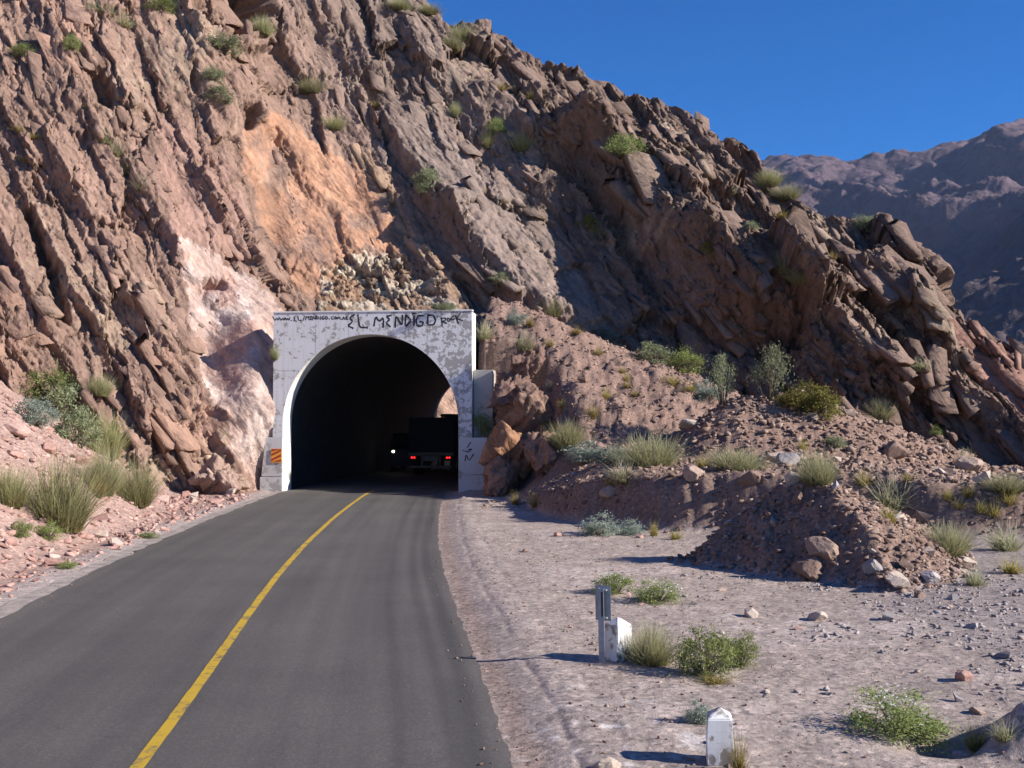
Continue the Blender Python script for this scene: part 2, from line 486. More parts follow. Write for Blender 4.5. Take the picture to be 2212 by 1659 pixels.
# ------------------------------------------------------------------ road line in plan
_ry = np.array([-60, -20, 0, 9.5, 12, 17.6, 21.6, 26.9, 33.9, 39.5, 44, 47, 52, 60, 90, 110, 150.0])
_rx = np.array([0.6, -1.45, -2.50, -3.23, -3.5, -4.15, -4.58, -5.05, -5.52, -5.8, -5.98, -6.05, -5.6, -4.75, -1.58, 0.6, 4.9])
_dy = np.linspace(-60, 150, 841)
_dx = np.interp(_dy, _ry, _rx)
_ker = np.exp(-np.linspace(-2, 2, 21) ** 2); _ker /= _ker.sum()
_dx = np.concatenate([_dx[:10], np.convolve(_dx, _ker, 'valid'), _dx[-10:]])
def road_c(y): return np.interp(y, _dy, _dx)
ROAD_L, ROAD_R = 3.75, 3.25

# tunnel frame
YAW = R(6.0)
TX, TY = -6.08, 47.0
HALF, SPRING = 3.83, 2.9
def tun_local(x, y):
    c, s = math.cos(YAW), math.sin(YAW)
    dx, dy = x - TX, y - TY
    return dx * c - dy * s, dx * s + dy * c

# ------------------------------------------------------------------ ground height
def seg_dist(x, y, a, b):
    ex, ey = b[0] - a[0], b[1] - a[1]
    t = np.clip(((x - a[0]) * ex + (y - a[1]) * ey) / (ex * ex + ey * ey), 0, 1)
    return np.hypot(x - a[0] - t * ex, y - a[1] - t * ey), t

def smax(a, b, k=0.25):
    h = np.clip(0.5 + 0.5 * (a - b) / k, 0, 1)
    return b + (a - b) * h + k * h * (1 - h)

def ground_parts(x, y):
    c = road_c(y)
    dr = x - (c + ROAD_R); dl = (c - ROAD_L) - x
    n1 = fbm(x * .35, y * .35, 4, 3); n2 = fbm(x * 1.7, y * 1.7, 4, 9); n3 = fbm(x * 6, y * 6, 3, 15)
    # talus on the left of the road
    off = 1.25 + 2.4 * ss(33, 45, y) + .25 * n1
    a = np.maximum(0, dl - off)
    zl = np.minimum((.70 + .12 * ss(40, 30, y)) * a * a / (a + .7), 13) * ss(2, 14, y + 6) + np.where(a > 0, .16 * n2 + .05 * n3, 0) * ss(0, 1, a)
    # bulldozed bank on the right
    yb = np.interp(x, [-1, .5, 1, 2.1, 4.1, 6, 9, 12, 16, 30], [42, 38.3, 34.3, 31.6, 29.6, 28.5, 27.0, 25.2, 23.5, 18]) + .55 * n1
    hb = np.interp(x, [0, 1.5, 3, 9, 13, 20], [.2, .9, 1.5, 1.5, 1.1, .7])
    t = y - yb
    zb = hb * ss(0, 1.45, t) + .022 * np.clip(t - 3, 0, 40) * ss(16, 9, x) + (.17 * n2 + .06 * n3) * ss(0, .8, t) * ss(9, 2, t)
    zb = np.where(t > 0, zb, 0) * ss(-1.2, 1.0, x)
    # heap in front of it
    hu = (x - 2.80) * .819 + (y - 23.6) * .573; hv_ = (x - 2.80) * .573 - (y - 23.6) * .819
    hu = hu + .22 * n1 + .10 * n2; hc = np.interp(hv_, [.3, 2.2, 2.9, 4.6, 6.5, 7.5], [-.2, 1.75, 1.98, 1.2, .0, -.5])
    zm = np.minimum(np.minimum(.92 * hu, hc), hc - .36 * (hu - 1.85)) - .06 + .12 * n2 + .07 * n3
    zm = np.maximum(zm, 0)
    # cone of spoil further back
    d, s_ = seg_dist(x, y, (8.5, 41.0), (11.0, 41.4))
    d2, s2 = seg_dist(x, y, (11.0, 41.4), (17.0, 43.0))
    zc = np.maximum(4.05 - .66 * np.sqrt(d * d + .2), 4.05 - 2.0 * s2 - .66 * np.sqrt(d2 * d2 + .2)) + .16 * n2 + .06 * n3
    # scree beside the portal
    ddx = np.where(x > -1, .70 * (x + 1), 1.5 * (x + 1)); ddy = y - 52
    zs = 9.0 - .60 * np.hypot(ddx, np.minimum(ddy, 0)) + .10 * n2 + .035 * n3 + .25 * n1
    edge = np.interp(y, [30, 42, 46.2, 47.6, 49, 60], [1.5, .3, -.55, -1.35, -6, -9])
    edge = edge + 1.1 * n1 + .6 * n2; zs = zs * ss(edge, edge + 2.8, x) + (.22 * n2 + .25 * n1 + .06 * n3) * ss(0, 1.5, zs)
    z = smax(smax(zb, zc, .3), np.maximum(zs, 0), .3)
    z = np.where(x > -8, z, 0) * ss(-9.5, -1.2, x + 0 * y) if False else z
    z = np.where(dr > 0, z, 0) + .0 * np.clip(y - 34 - .6 * n1, 0, 16) * ss(12, 18, x) + (.15 * n2 + .05 * n3) * ss(13, 16, x) * ss(34, 38, y)
    z = smax(z, zm, .12)
    z = z + zl
    return z, zl, zm, zb, zc, zs, dr, dl, n1, n2, n3

def ground_z(x, y, full=False):
    P = ground_parts(x, y)
    z, zl, zm, zb, zc, zs, dr, dl, n1, n2, n3 = P
    flat = .05 * n1 + .022 * n2 + .010 * n3
    # shallow wheel ruts along the shoulder
    wob = .10 * noise2(y * .25, y * 0 + 4, 31)
    rut = (.03 * np.exp(-((dr - .62 - wob) / .045) ** 2) + .016 * np.exp(-((dr - 1.12 - wob * 1.6) / .07) ** 2)) * ss(-.35, .25, noise2(x * .3 + y * 1.1, y * .4, 33) + .3 * n2)
    # little hollow with a dark lip in the corner of the lay-by
    hol = .20 * np.exp(-(((x - 4.05) / .42) ** 2 + ((y - 10.15) / .30) ** 2)) - .40 * np.exp(-(((x - 4.62) / .36) ** 2 + ((y - 10.0) / .42) ** 2)) * (1 + .5 * n2)
    z = z + flat - rut * (.7 + .5 * n2) + .028 * np.clip(x - 4, 0, 8) * (y < 60) - hol
    m = ss(0, .9, np.maximum(dl, dr))
    z = z * m - .035 + .02 * m
    lx, ly = tun_local(x, y)
    cor = (np.abs(lx) < HALF + .6) & (ly > -.6) & (ly < 60)
    z = np.where(cor, np.minimum(z, -.035), z)
    z = np.where(y > 90, np.minimum(z, .5), z)
    if full: return z, P
    return z

# grid: fine in view, stretching to the horizon
ys = np.concatenate([[-400, -120, -40, -15, -4, 2, 5], np.geomspace(7.2, 60, 420), np.geomspace(61, 110, 50), np.geomspace(120, 9000, 22)])
s_in = np.linspace(-1, 1, 620)
s_out = 1 + np.geomspace(.02, 200, 34)
sv = np.concatenate([-s_out[::-1], s_in, s_out])
GY, GS = np.meshgrid(ys, sv, indexing='ij')
GX = GS * (1.2 + .49 * np.clip(GY, 5, 110))
GZ, PP = ground_z(GX, GY, True)
z_, zl, zm, zb, zc, zs, dr, dl, n1, n2, n3 = PP
far = ss(95, 160, np.hypot(GX, GY)); GZ = GZ * (1 - far) + (-.05 - 6 * ss(200, 900, np.hypot(GX, GY))) * far
tan_ = np.array([.345, .280, .243]); pale = np.array([.45, .375, .335]); brown = np.array([.205, .135, .104]); red = np.array([.222, .146, .116])
pink = np.array([.345, .228, .190]); greyg = np.array([.300, .250, .232])
def lerp(c, k, m): return c * (1 - m[..., None]) + k * m[..., None]
C = np.broadcast_to(tan_, GX.shape + (3,)).copy()
C = lerp(C, pale, ss(.05, .5, n1 + .4 * n2) * .6)
C = lerp(C, greyg, ss(1.6, .2, dr) * ss(-.1, .05, dr) * (.55 + .4 * n2))
C = lerp(C, np.array([.30, .20, .15]), np.exp(-((dr - .18) / .16) ** 2) * (dr > -.2) * .55)
grv = ss(.0, .35, fbm(GX * .5 + 9, GY * .5, 3, 41) + ss(4.5, 7.5, GX) * .7 - .25) * ss(40, 24, GY) * ss(1.0, 3.0, dr)
C = lerp(C, greyg * .92, grv * .8)
C = lerp(C, brown, ss(.03, .35, zb) * .9)
C = lerp(C, brown * 1.05, ss(.03, .3, zm) * .95)
C = lerp(C, brown * 1.12, (zc > np.maximum(zb, zs)) * .9)
C = lerp(C, red, ss(.0, .5, zs - np.maximum(zb, zc)) * (dr > 0) * 1.0)
C = lerp(C, brown * 1.1, ss(11.5, 15, GX) * ss(26, 31, GY) * .8)
C = lerp(C, pink, ss(.25, 1.1, dl) * .9)
C = lerp(C, np.array([.37, .31, .285]), ss(-.2, .1, dl) * ss(1.2, .7, dl) * .9)
C = lerp(C, np.array([.62, .58, .56]), ss(.15, .42, fbm(GX * 2.1 + 3, GY * 2.1, 3, 47)) * np.exp(-(((GX - 1.0) / .9) ** 2 + ((GY - 10.5) / 1.3) ** 2)) * .9)
C *= (1 + .20 * n3 + .14 * n2)[..., None]
nr, nc = GX.shape
idx = np.arange(nr * nc).reshape(nr, nc)
quads = np.stack([idx[:-1, :-1], idx[:-1, 1:], idx[1:, 1:], idx[1:, :-1]], -1).reshape(-1, 4)
ground = obj("ground", mesh_np("ground", np.stack([GX, GY, GZ], -1).reshape(-1, 3), quads, M_ground, True, np.clip(C, .01, .9).reshape(-1, 3)))
tag(ground, "dusty tan earth, banks and scree around the road", None, None, "structure")

# ------------------------------------------------------------------ road
yy = np.concatenate([np.linspace(-60, 5, 20), np.linspace(5.2, 60, 620), np.linspace(61, 150, 40)])
def strip(name, y, off0, off1, n, z, mat, jag=None):
    xs = road_c(y)
    tx = np.gradient(xs, y); L = np.hypot(1, tx)
    nx, ny = 1 / L, -tx / L
    al = np.concatenate([[0], np.cumsum(np.hypot(np.diff(xs), np.diff(y)))])
    o0 = np.full(y.shape, off0); o1 = np.full(y.shape, off1)
    if jag:
        o0 = o0 + jag * (fbm(y * 1.3, y * 0 + 2, 4, 51) + .5 * fbm(y * 5, y * 0 + 2, 3, 53)); o1 = o1 + jag * (fbm(y * 1.1, y * 0 + 7, 4, 52) + .5 * fbm(y * 5, y * 0 + 7, 3, 54))
    k = np.linspace(0, 1, n)
    o = o0[:, None] * (1 - k) + o1[:, None] * k
    X = xs[:, None] + nx[:, None] * o; Y = y[:, None] + ny[:, None] * o
    Z = np.broadcast_to(z, X.shape)
    uv = np.stack([o, np.broadcast_to(al[:, None], o.shape)], -1).reshape(-1, 2)
    i = np.arange(X.size).reshape(X.shape)
    q = np.stack([i[:-1, :-1], i[:-1, 1:], i[1:, 1:], i[1:, :-1]], -1).reshape(-1, 4)
    return mesh_np(name, np.stack([X, Y, Z], -1).reshape(-1, 3), q, mat, True, None, uv)
road = obj("road", strip("road", yy, -ROAD_L, ROAD_R, 15, 0.0, M_asphalt, .07))
tag(road, "dark asphalt two-lane road curving into the tunnel", None, None, "structure")
yl = np.concatenate([np.linspace(-60, 6, 20), np.linspace(6.2, 47.6, 260)])
line = obj("centre_line", strip("centre_line", yl, -.064, .064, 2, .004, M_yellow, .012), road)

# low pale concrete edging along the left side of the asphalt
yk = np.linspace(-20, 47.2, 120)
M_edging = simple("pale_edging", (.30, .255, .225), .9, 0, .28, 3, .5)
km = strip("road_edging", yk, -ROAD_L - .30, -ROAD_L + .04, 3, .006, M_edging, .20)
tag(obj("road_edging", km), "pale dusty concrete edging along the left side of the road", None, None, "structure")

# ------------------------------------------------------------------ the rocky spur
px = np.arange(-320, 2640, 2.8)
NF, NB = 470, 46
Db = np.interp(px, [-400, 0, 340, 520, 562, 592, 1020, 1100, 1350, 1530, 1800, 2000, 2212, 2700],
               [37.5, 40.5, 43.2, 46.0, 46.7, 48.0, 48.8, 49.4, 50.6, 51.2, 51.2, 51.0, 50.5, 49])
def gsm(a, n=41):
    k = np.exp(-np.linspace(-2, 2, n) ** 2); k /= k.sum()
    return np.convolve(np.pad(a, n // 2, mode='edge'), k, 'valid')
Db = gsm(Db, 9)
kk = np.interp(px, [-400, 0, 500, 800, 1300, 1800, 2212, 2700], [.50, .52, .50, .62, .68, .72, .75, .8])
rid = np.interp(px, [-400, 500, 760, 900, 950, 985, 1040, 1100, 1115, 1170, 1240, 1300, 1340, 1400, 1450, 1500, 1540, 1600, 1640, 1665, 1690, 1760, 1840, 1900, 1940, 1990, 2020, 2045, 2080, 2130, 2212, 2400, 2700],
                [-420, -330, -150, -40, 22, 45, 50, 60, 85, 112, 140, 168, 178, 190, 205, 240, 270, 282, 310, 350, 392, 440, 462, 482, 505, 570, 610, 665, 690, 705, 775, 850, 960])
rid = gsm(rid, 5); kk = gsm(kk)
_, e_rid = slopes(px, rid)
e_bas = (-1.2 - CAMZ) / Db
xs_, _ = slopes(px, 600 + 0 * px)
t = np.linspace(0, 1, NF)
# more rows where the picture looks
T = t[:, None] * np.ones((1, len(px)))
E = e_bas[None] + (e_rid - e_bas)[None] * T
D = (Db + (CAMZ + 1.2) * kk)[None] / (1 - E * kk[None])
PXg = np.broadcast_to(px[None], E.shape)
X = xs_[None] * D; Y = D.copy(); Z = CAMZ + E * D
# back of the spur
b = np.linspace(0, 1, NB + 1)[1:] ** 1.3
bx = X[-1][None] + b[:, None] * np.interp(px, [-400, 2700], [-6, 10])[None]
blen = np.clip(gsm(np.where((px > 300) & (px < 1250), np.minimum(Z[-1] * 1.05 + 3, np.maximum(82.5 - Y[-1], 7)), Z[-1] * 1.05 + 3), 31), 6, 60)
by = Y[-1][None] + b[:, None] * blen[None]
bz = Z[-1][None] * (1 - b[:, None] ** 1.25) - 2 * b[:, None]
X = np.concatenate([X, bx]); Y = np.concatenate([Y, by]); Z = np.concatenate([Z, bz])
PXp, PYp = project(X, Y, Z)
PXp = np.concatenate([PXg, np.broadcast_to(px[None], bx.shape)]).astype(np.float64)
PYp[NF:] = PYp[NF - 1][None] - b[:, None] * blen[None] * 43 * 1.3
PP3 = np.stack([X, Y, Z], -1)
du = np.gradient(PP3, axis=1); dv = np.gradient(PP3, axis=0)
Nn = np.cross(du, dv); Nn /= np.linalg.norm(Nn, axis=-1, keepdims=True) + 1e-9
for _ in range(6):
    Nn[1:-1] = (Nn[:-2] + Nn[1:-1] * 2 + Nn[2:]) / 4
Nn /= np.linalg.norm(Nn, axis=-1, keepdims=True) + 1e-9

# bedding: traces dip to the right, steeper on the left
fx = np.linspace(-400, 2800, 1601)
tanth = np.interp(fx, [-400, 0, 500, 1000, 1500, 2212, 2800], [2.0, 1.9, 1.5, 1.25, 1.10, .95, .9])
Fx = np.concatenate([[0], np.cumsum((tanth[1:] + tanth[:-1]) / 2 * np.diff(fx))])
def Ff(x): return np.interp(x, fx, Fx)
sc = 1 / 43.0
ux, uy = PXp * sc, PYp * sc
w1 = fbm(ux * .16, uy * .16, 3, 101); w2 = fbm(ux * .6, uy * .6, 4, 111); w3 = fbm(ux * 2.3, uy * 2.3, 4, 121); w4 = fbm(ux * 7, uy * 7, 3, 131)
qpix = Ff(PXp) - PYp
th = np.arctan(np.interp(PXp, fx, tanth))
cth = np.cos(th)
qm = qpix * cth * sc
em = PXp / np.maximum(cth, .3) * sc * .62 + PYp * sc * .5
PXw = PXp + 26 * w2 + 9 * w3; PYw = PYp + 26 * np.roll(w2, 37, 1) + 9 * np.roll(w3, 21, 1)
def region(poly, soft=18):
    return ss(-soft, soft, poly_sd(PXw, PYw, poly))
white_zone = region([(385, 520), (470, 545), (560, 600), (585, 690), (588, 900), (560, 1060), (510, 1000), (455, 860), (415, 750), (398, 640)])
orange_slab = region([(535, 275), (585, 238), (690, 300), (770, 365), (860, 470), (875, 545), (800, 520), (745, 560), (690, 640), (640, 620), (585, 500), (540, 350)])
pale_rubble = region([(690, 560), (800, 535), (880, 545), (950, 610), (1010, 665), (1020, 700), (690, 700)], 14)
tan_band = region([(760, 330), (800, 330), (900, 480), (960, 560), (1030, 650), (990, 655), (900, 560), (840, 470)], 14)
mid_slab = region([(800, 300), (900, 260), (1000, 320), (1180, 480), (1290, 640), (1350, 730), (1240, 700), (1080, 620), (950, 480)], 30)
red_slab = region([(2020, 730), (2100, 800), (2260, 1000), (2300, 900), (2160, 740)], 20)
rosy = region([(330, 200), (480, 330), (560, 480), (580, 640), (500, 560), (390, 520), (330, 420)], 40)
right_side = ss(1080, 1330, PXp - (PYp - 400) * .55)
left_side = ss(760, 520, PXp - (PYp - 400) * .35)

# main scarps: (point on the foot, amplitude m, width of the shaded rise in px, fade top, fade bottom)
SC = [(-160, 500, .7, 26, -400, 1300), (-60, 420, .8, 30, -400, 1300), (62, 470, 1.0, 30, 400, 900), (112, 344, .7, 26, 270, 700), (185, 150, .9, 36, 90, 280),
      (300, 420, .45, 26, 330, 800), (380, 330, .6, 26, 240, 560), (395, 20, 3.2, 150, -150, 70), (405, 150, .9, 40, 90, 260), (250, 560, .5, 26, 500, 900), (340, 760, .5, 26, 700, 1020),
      (520, 215, .9, 36, 150, 330), (600, 305, .8, 30, 260, 560), (540, 560, .5, 24, 500, 640),
      (640, 20, 2.2, 100, -200, 180), (805, 279, 1.1, 40, 230, 480), (900, 430, 1.5, 60, 430, 680), (860, 110, .8, 44, -60, 300), (960, 190, .8, 44, 60, 420), (900, 20, .9, 50, -100, 120),
      (1050, 250, 1.4, 60, 190, 320), (1140, 230, 2.0, 80, 190, 330), (1165, 330, 3.4, 150, 280, 720), (1330, 250, 1.3, 90, 190, 420), (1435, 245, 1.4, 80, 210, 330), (1560, 330, 1.3, 120, 250, 420),
      (1420, 470, 1.2, 70, 440, 640), (1380, 560, 2.0, 110, 520, 720), (1540, 640, 3.4, 150, 590, 860), (1700, 690, 2.2, 100, 640, 820), (1560, 470, 1.2, 90, 420, 620), (1680, 470, 1.7, 100, 430, 540), (1781, 600, 2.8, 100, 530, 790), (1870, 540, .6, 60, 500, 640), (1965, 680, .6, 60, 620, 760),
      (1990, 880, 2.6, 110, 830, 1020), (1880, 850, 1.0, 60, 800, 980), (2165, 800, 2.6, 90, 760, 900), (2010, 720, 1.0, 60, 660, 900), (2330, 900, 2.4, 120, 700, 1300)]
qw = qpix + 30 * w1 + 22 * w2 + 9 * w3 + 3.5 * w4
d0 = np.zeros_like(qpix)
for a, b_, A, r_, y0, y1 in SC:
    u = qw - (float(Ff(np.array([a]))[0]) - b_)
    fall = (1.0 * r_ + 45) if a > 1130 else (2.2 * r_ + 70)
    tri = np.where(u < r_, u / r_, 1 - (u - r_) / fall)
    wy = PYp + 34 * w2 + 14 * w3
    d0 += A * (.65 if a < 700 else 1) * np.clip(tri, 0, 1) * ss(y0 - 45, y0 + 30, wy) * ss(y1 + 50, y1 - 40, wy)

def layered(q, e, w, l, seed, rho):
    a = q / w
    i0 = np.floor(a)
    z0 = np.zeros_like(i0)
    j0 = .62 * _h(i0, z0, seed)
    lay = np.where(a - i0 < j0, i0 - 1, i0)
    lo = lay + .62 * _h(lay, z0, seed); hi = lay + 1 + .62 * _h(lay + 1, z0, seed)
    f = (a - lo) / (hi - lo)
    u = e / (l * (.55 + .9 * _h(lay, z0, seed + 5))) + 13.7 * _h(lay, z0, seed + 6)
    b0 = np.floor(u)
    jb = .6 * _h(b0, lay, seed + 7)
    blk = np.where(u - b0 < jb, b0 - 1, b0)
    r1 = _h(blk, lay, seed + 8); r2 = _h(blk, lay, seed + 9); r3 = _h(blk, lay, seed + 10)
    lb = blk + .6 * _h(blk, lay, seed + 7); hb = blk + 1 + .6 * _h(blk + 1, lay, seed + 7)
    g = (u - lb) / (hb - lb)
    return f, g, r1, r2, r3

def bits(x, y, sx, sy, seed):
    ox, oy, r1, r2, ed = vor2(x / sx, y / sy, seed)
    return ox * sx, oy * sy, r1, r2, ed
rough_amp = 1 - .74 * white_zone - .62 * orange_slab - .30 * mid_slab - .4 * red_slab
rough_amp = np.clip(rough_amp, .2, 1.2) * (.66 + .42 * right_side)
rho = np.clip(.10 + .24 * right_side, .08, .6)
hgt_below = PYp - np.broadcast_to(rid[None], PYp.shape); crest = 1 - .85 * ss(150, 15, hgt_below)
d = d0 * np.clip(1 - .4 * white_zone - .3 * orange_slab, .3, 1) * crest
d += .9 * w1 * (1 + .5 * right_side) * crest
tint = np.zeros_like(d)
# joint blocks: big tilted planes bounded by straight fractures, each carrying its own shift of the beds
qm = qm + 1.0 * w1 + .15 * w2; qs = qm.copy(); es = em.copy()
jag = np.zeros_like(d)
for sx, sy, tilt, step, sd in ((3.6, 6.5, .28, .62, 500), (1.5, 3.2, .21, .34, 510), (.62, 1.5, .17, .12, 520), (.27, .6, .14, .045, 530), (.12, .24, .10, .018, 540)):
    ox, oy, r1, r2, ed = bits(qm + .10 * sx * w3, em + .10 * sy * np.roll(w3, 29, 0), sx, sy, sd)
    an = r1 * 6.2832
    tl = np.cos(an) * ox + np.sin(an) * oy * .55
    d += rough_amp * (tilt * (1 + .7 * right_side * crest) * tl * (.45 + r2) + step * (1 + .5 * right_side * crest) * (_h(np.floor(r1 * 9973), np.floor(r2 * 9973), sd) - .5))
    d -= rough_amp * .10 * sx ** .5 * (ed < .035) * (r2 > .35)
    qs += (r2 - .5) * sx * .55; es += (r1 - .5) * sy * .5
    jag += (r1 - .5) * (.5 if sx > .3 else .3)
    tint += (r2 - .5) * (.13 if sx > .2 else .18)
for w, l, B, Cg, sd in ((2.5, 9.0, .24, .26, 200), (.62, 2.6, .11, .10, 230), (.21, 1.0, .045, .05, 260)):
    f, g, r1, r2, r3 = layered(qs + .03 * w3, es + .03 * np.roll(w3, 31, 0), w, l, sd, None)
    d += rough_amp * (B * (r2 - .5) * 1.6 + .20 * w * (.5 - f) * (.3 + r1) - Cg * ss(.13, .03, f) * ss(.3, .6, r3) * (1 - .4 * right_side) - .5 * Cg * ss(.05, .01, g) * (r1 > .4))
    d += right_side * rough_amp * B * 1.3 * np.minimum(f / .3, (1 - f) / .7) * r1
    tint += (r3 - .5) * .14
# hairline cracks along the beds
cr = fbm(qs * 2.6, es * .35, 3, 610)
d -= rough_amp * .16 * ss(.05, .0, np.abs(cr)) * ss(-.1, .3, w2)
# shattered ground over the portal
ox, oy, b1, b2, ed = bits(PXp * .7 + PYp * .3 + 8 * w3, PYp - PXp * .15 + 6 * w4, 24, 11, 400)
d += pale_rubble * (.34 * (b1 - .5) + .016 * (ox * np.cos(b2 * 6.28) + 1.6 * oy * np.sin(b2 * 6.28)) - .2 * (ed < .06))
d += .04 * w4 * rough_amp
# sunless hollows under the top edge and in the left face
for poly, dep in (([(395, -60), (560, -60), (578, 35), (530, 72), (455, 52), (405, 12)], 3.4), ([(186, 150), (215, 150), (248, 222), (215, 226)], 1.3), ([(52, 440), (66, 440), (110, 560), (92, 565)], 1.1), ([(100, 570), (118, 570), (150, 690), (128, 690)], 1.1), ([(445, 604), (485, 606), (486, 622), (447, 620)], .9), ([(530, 225), (560, 235), (562, 262), (540, 268)], 1.2), ([(985, 590), (1010, 600), (1060, 660), (1020, 660)], 1.0)):
    d -= dep * ss(-10, 8, poly_sd(PXp + 9 * w3, PYp + 9 * np.roll(w3, 21, 1), poly))
# rock hugging the left flank of the portal
d += 1.9 * ss(440, 530, PXp) * ss(606, 594, PXp) * ss(0, 3.5, Z) * ss(11, 6.5, Z)
# keep clear of the portal and its head wall
lx, ly = tun_local(X, Y)
near_p = np.where(lx < 0, ss(4.75, 4.3, -lx), ss(6.5, 4.6, lx - .1)) * ss(10.5, 8.0, Z) * (ly < 12)
d = d * (1 - .9 * near_p) - .3 * near_p
# no bulging far over the crest
d[NF:] *= np.clip(np.linspace(1, -1.2, NB), .12, 1)[:, None]
d -= .35 + .25 * (1 - crest)
vd = -PP3.copy(); vd[..., 2] += CAMZ; vd /= np.linalg.norm(vd, axis=-1, keepdims=True)
ND = .62 * Nn + .38 * vd; ND /= np.linalg.norm(ND, axis=-1, keepdims=True)
V = PP3 + ND * d[..., None]

# geology colours: patches end along the joints
def pm(m, k=.55): return ss(.36, .64, m + k * jag * (m > .01) * (m < .99))
wz, og, pr_, tb, ms, rs, ro = (pm(m) for m in (white_zone, orange_slab, pale_rubble, tan_band, mid_slab, red_slab, rosy))
base = np.array([.238, .154, .119])
HC = np.broadcast_to(base, X.shape + (3,)).copy()
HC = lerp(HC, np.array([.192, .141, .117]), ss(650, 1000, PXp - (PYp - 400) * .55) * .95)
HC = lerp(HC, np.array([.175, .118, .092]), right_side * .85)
HC = lerp(HC, np.array([.34, .21, .17]), ro * .6)
HC = lerp(HC, np.array([.222, .170, .146]), ms * .75)
HC = lerp(HC, np.array([.37, .25, .165]), tb * .7)
HC = lerp(HC, np.array([.40, .22, .138]), og * ss(-.6, .2, w2 + .5 * jag) * .9)
HC = lerp(HC, np.array([.46, .335, .285]), wz * .9)
HC = lerp(HC, np.array([.54, .45, .41]), wz * ss(-.05, .4, w2 + .4 * jag) * .6)
HC = lerp(HC, np.array([.44, .26, .205]), wz * ss(.05, .35, -w2 + .4 * jag) * .6)
HC = lerp(HC, np.array([.46, .385, .30]), pr_ * ss(.4, .6, b1) * .8)
HC = lerp(HC, np.array([.33, .215, .135]), pr_ * ss(.6, .4, b1) * .6)
HC = lerp(HC, np.array([.30, .165, .125]), rs * .9)
HC = lerp(HC, np.array([.40, .235, .165]), ss(.25, .5, w1 + .4 * w2 + .3 * jag) * left_side * .35)
HC = lerp(HC, np.array([.36, .29, .21]), ss(.2, .45, np.roll(w1, 97, 1) + .6 * w3) * .35 * (1 - wz))
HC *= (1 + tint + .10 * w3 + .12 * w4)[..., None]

nr, nc = X.shape
idx = np.arange(nr * nc).reshape(nr, nc)
q = np.stack([idx[:-1, :-1], idx[:-1, 1:], idx[1:, 1:], idx[1:, :-1]], -1).reshape(-1, 4)
VV = V.reshape(-1, 3)
fc = VV[q].mean(1)
lx, ly = tun_local(fc[:, 0], fc[:, 1])
ins = (np.abs(lx) < HALF + .25) & (fc[:, 2] < SPRING + HALF + .2) & (ly > -6) & (ly < 90)
q = q[~ins]
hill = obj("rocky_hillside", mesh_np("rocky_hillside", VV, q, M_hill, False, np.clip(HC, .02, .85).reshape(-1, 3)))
tag(hill, "layered brown rock spur pierced by the tunnel", None, None, "structure")

# broken slabs standing out of the face along the bedding
hr = np.random.default_rng(77)
VG = V; gu = np.gradient(PP3, axis=1) / 2.8
py_row = np.gradient(PYp, axis=0); gvp = np.gradient(PP3, axis=0) / np.where(np.abs(py_row) < .2, -.2, py_row)[..., None]
def slab_frame(i_, j_):
    tth = np.tan(th[i_, j_])[:, None]
    t_ = gu[i_, j_] + tth * gvp[i_, j_]; t_ /= np.linalg.norm(t_, axis=1, keepdims=True)
    n_ = Nn[i_, j_]; b_ = np.cross(n_, t_); b_ /= np.linalg.norm(b_, axis=1, keepdims=True)
    sg = np.sign(b_[:, 0:1] + 1e-6); b_ = b_ * sg                      # towards the upper right
    m = len(i_)
    al = np.radians(hr.uniform(0, 24, m))[:, None]; be = np.radians(hr.normal(0, 9, m))[:, None]; ga = np.radians(hr.normal(0, 8, m))[:, None]
    n2_ = n_ * np.cos(al) + b_ * np.sin(al); b2_ = b_ * np.cos(al) - n_ * np.sin(al)
    t2_ = t_ * np.cos(be) + n2_ * np.sin(be); n2_ = n2_ * np.cos(be) - t_ * np.sin(be)
    t3_ = t2_ * np.cos(ga) + b2_ * np.sin(ga); b3_ = b2_ * np.cos(ga) - t2_ * np.sin(ga)
    return t3_, b3_, n2_
def pick(n_):
    i_ = hr.integers(30, NF - 14, n_); j_ = hr.integers(40, len(px) - 60, n_)
    X_, Y_, Z_ = V[i_, j_, 0], V[i_, j_, 1], V[i_, j_, 2]
    a_, b_ = tun_local(X_, Y_)
    ok = ~((np.abs(a_) < 5.6) & (Z_ < 8.6)) & (PYp[i_, j_] > -60) & (PYp[i_, j_] < 1060) & (PXp[i_, j_] < 2330) & (PXp[i_, j_] > -60)
    ok &= hr.random(n_) > .80 * np.maximum(white_zone[i_, j_], np.maximum(orange_slab[i_, j_], .6 * mid_slab[i_, j_]))
    ok &= w1[i_, j_] + .6 * w2[i_, j_] > hr.uniform(-.55, .25, n_) + .22 * (1 - right_side[i_, j_])      # slabs come in swarms
    return i_[ok], j_[ok]
def box_variant(k):
    r_ = np.random.default_rng(900 + k)
    c = np.array([[sx, sy, sz] for sz in (-1, 1) for sy in (-1, 1) for sx in (-1, 1)], float) * .5
    c *= 1 + r_.uniform(-.46, .14, c.shape)
    c[:, 0] += r_.uniform(-.3, .3) * c[:, 1] + r_.uniform(-.2, .2) * c[:, 2]
    # knock one upper corner off
    return c
BF = np.array([[0, 2, 3, 1], [4, 5, 7, 6], [0, 1, 5, 4], [2, 6, 7, 3], [0, 4, 6, 2], [1, 3, 7, 5]])
BOXV = [box_variant(k) for k in range(10)]
slab_me = [mesh_np("rock_slab", v_, BF, M_slab) for v_ in BOXV]
ii, jj = pick(1500); ok = pale_rubble[ii, jj] < .2; ii, jj = ii[ok][:230], jj[ok][:230]
tt_, bb_, nn_ = slab_frame(ii, jj)
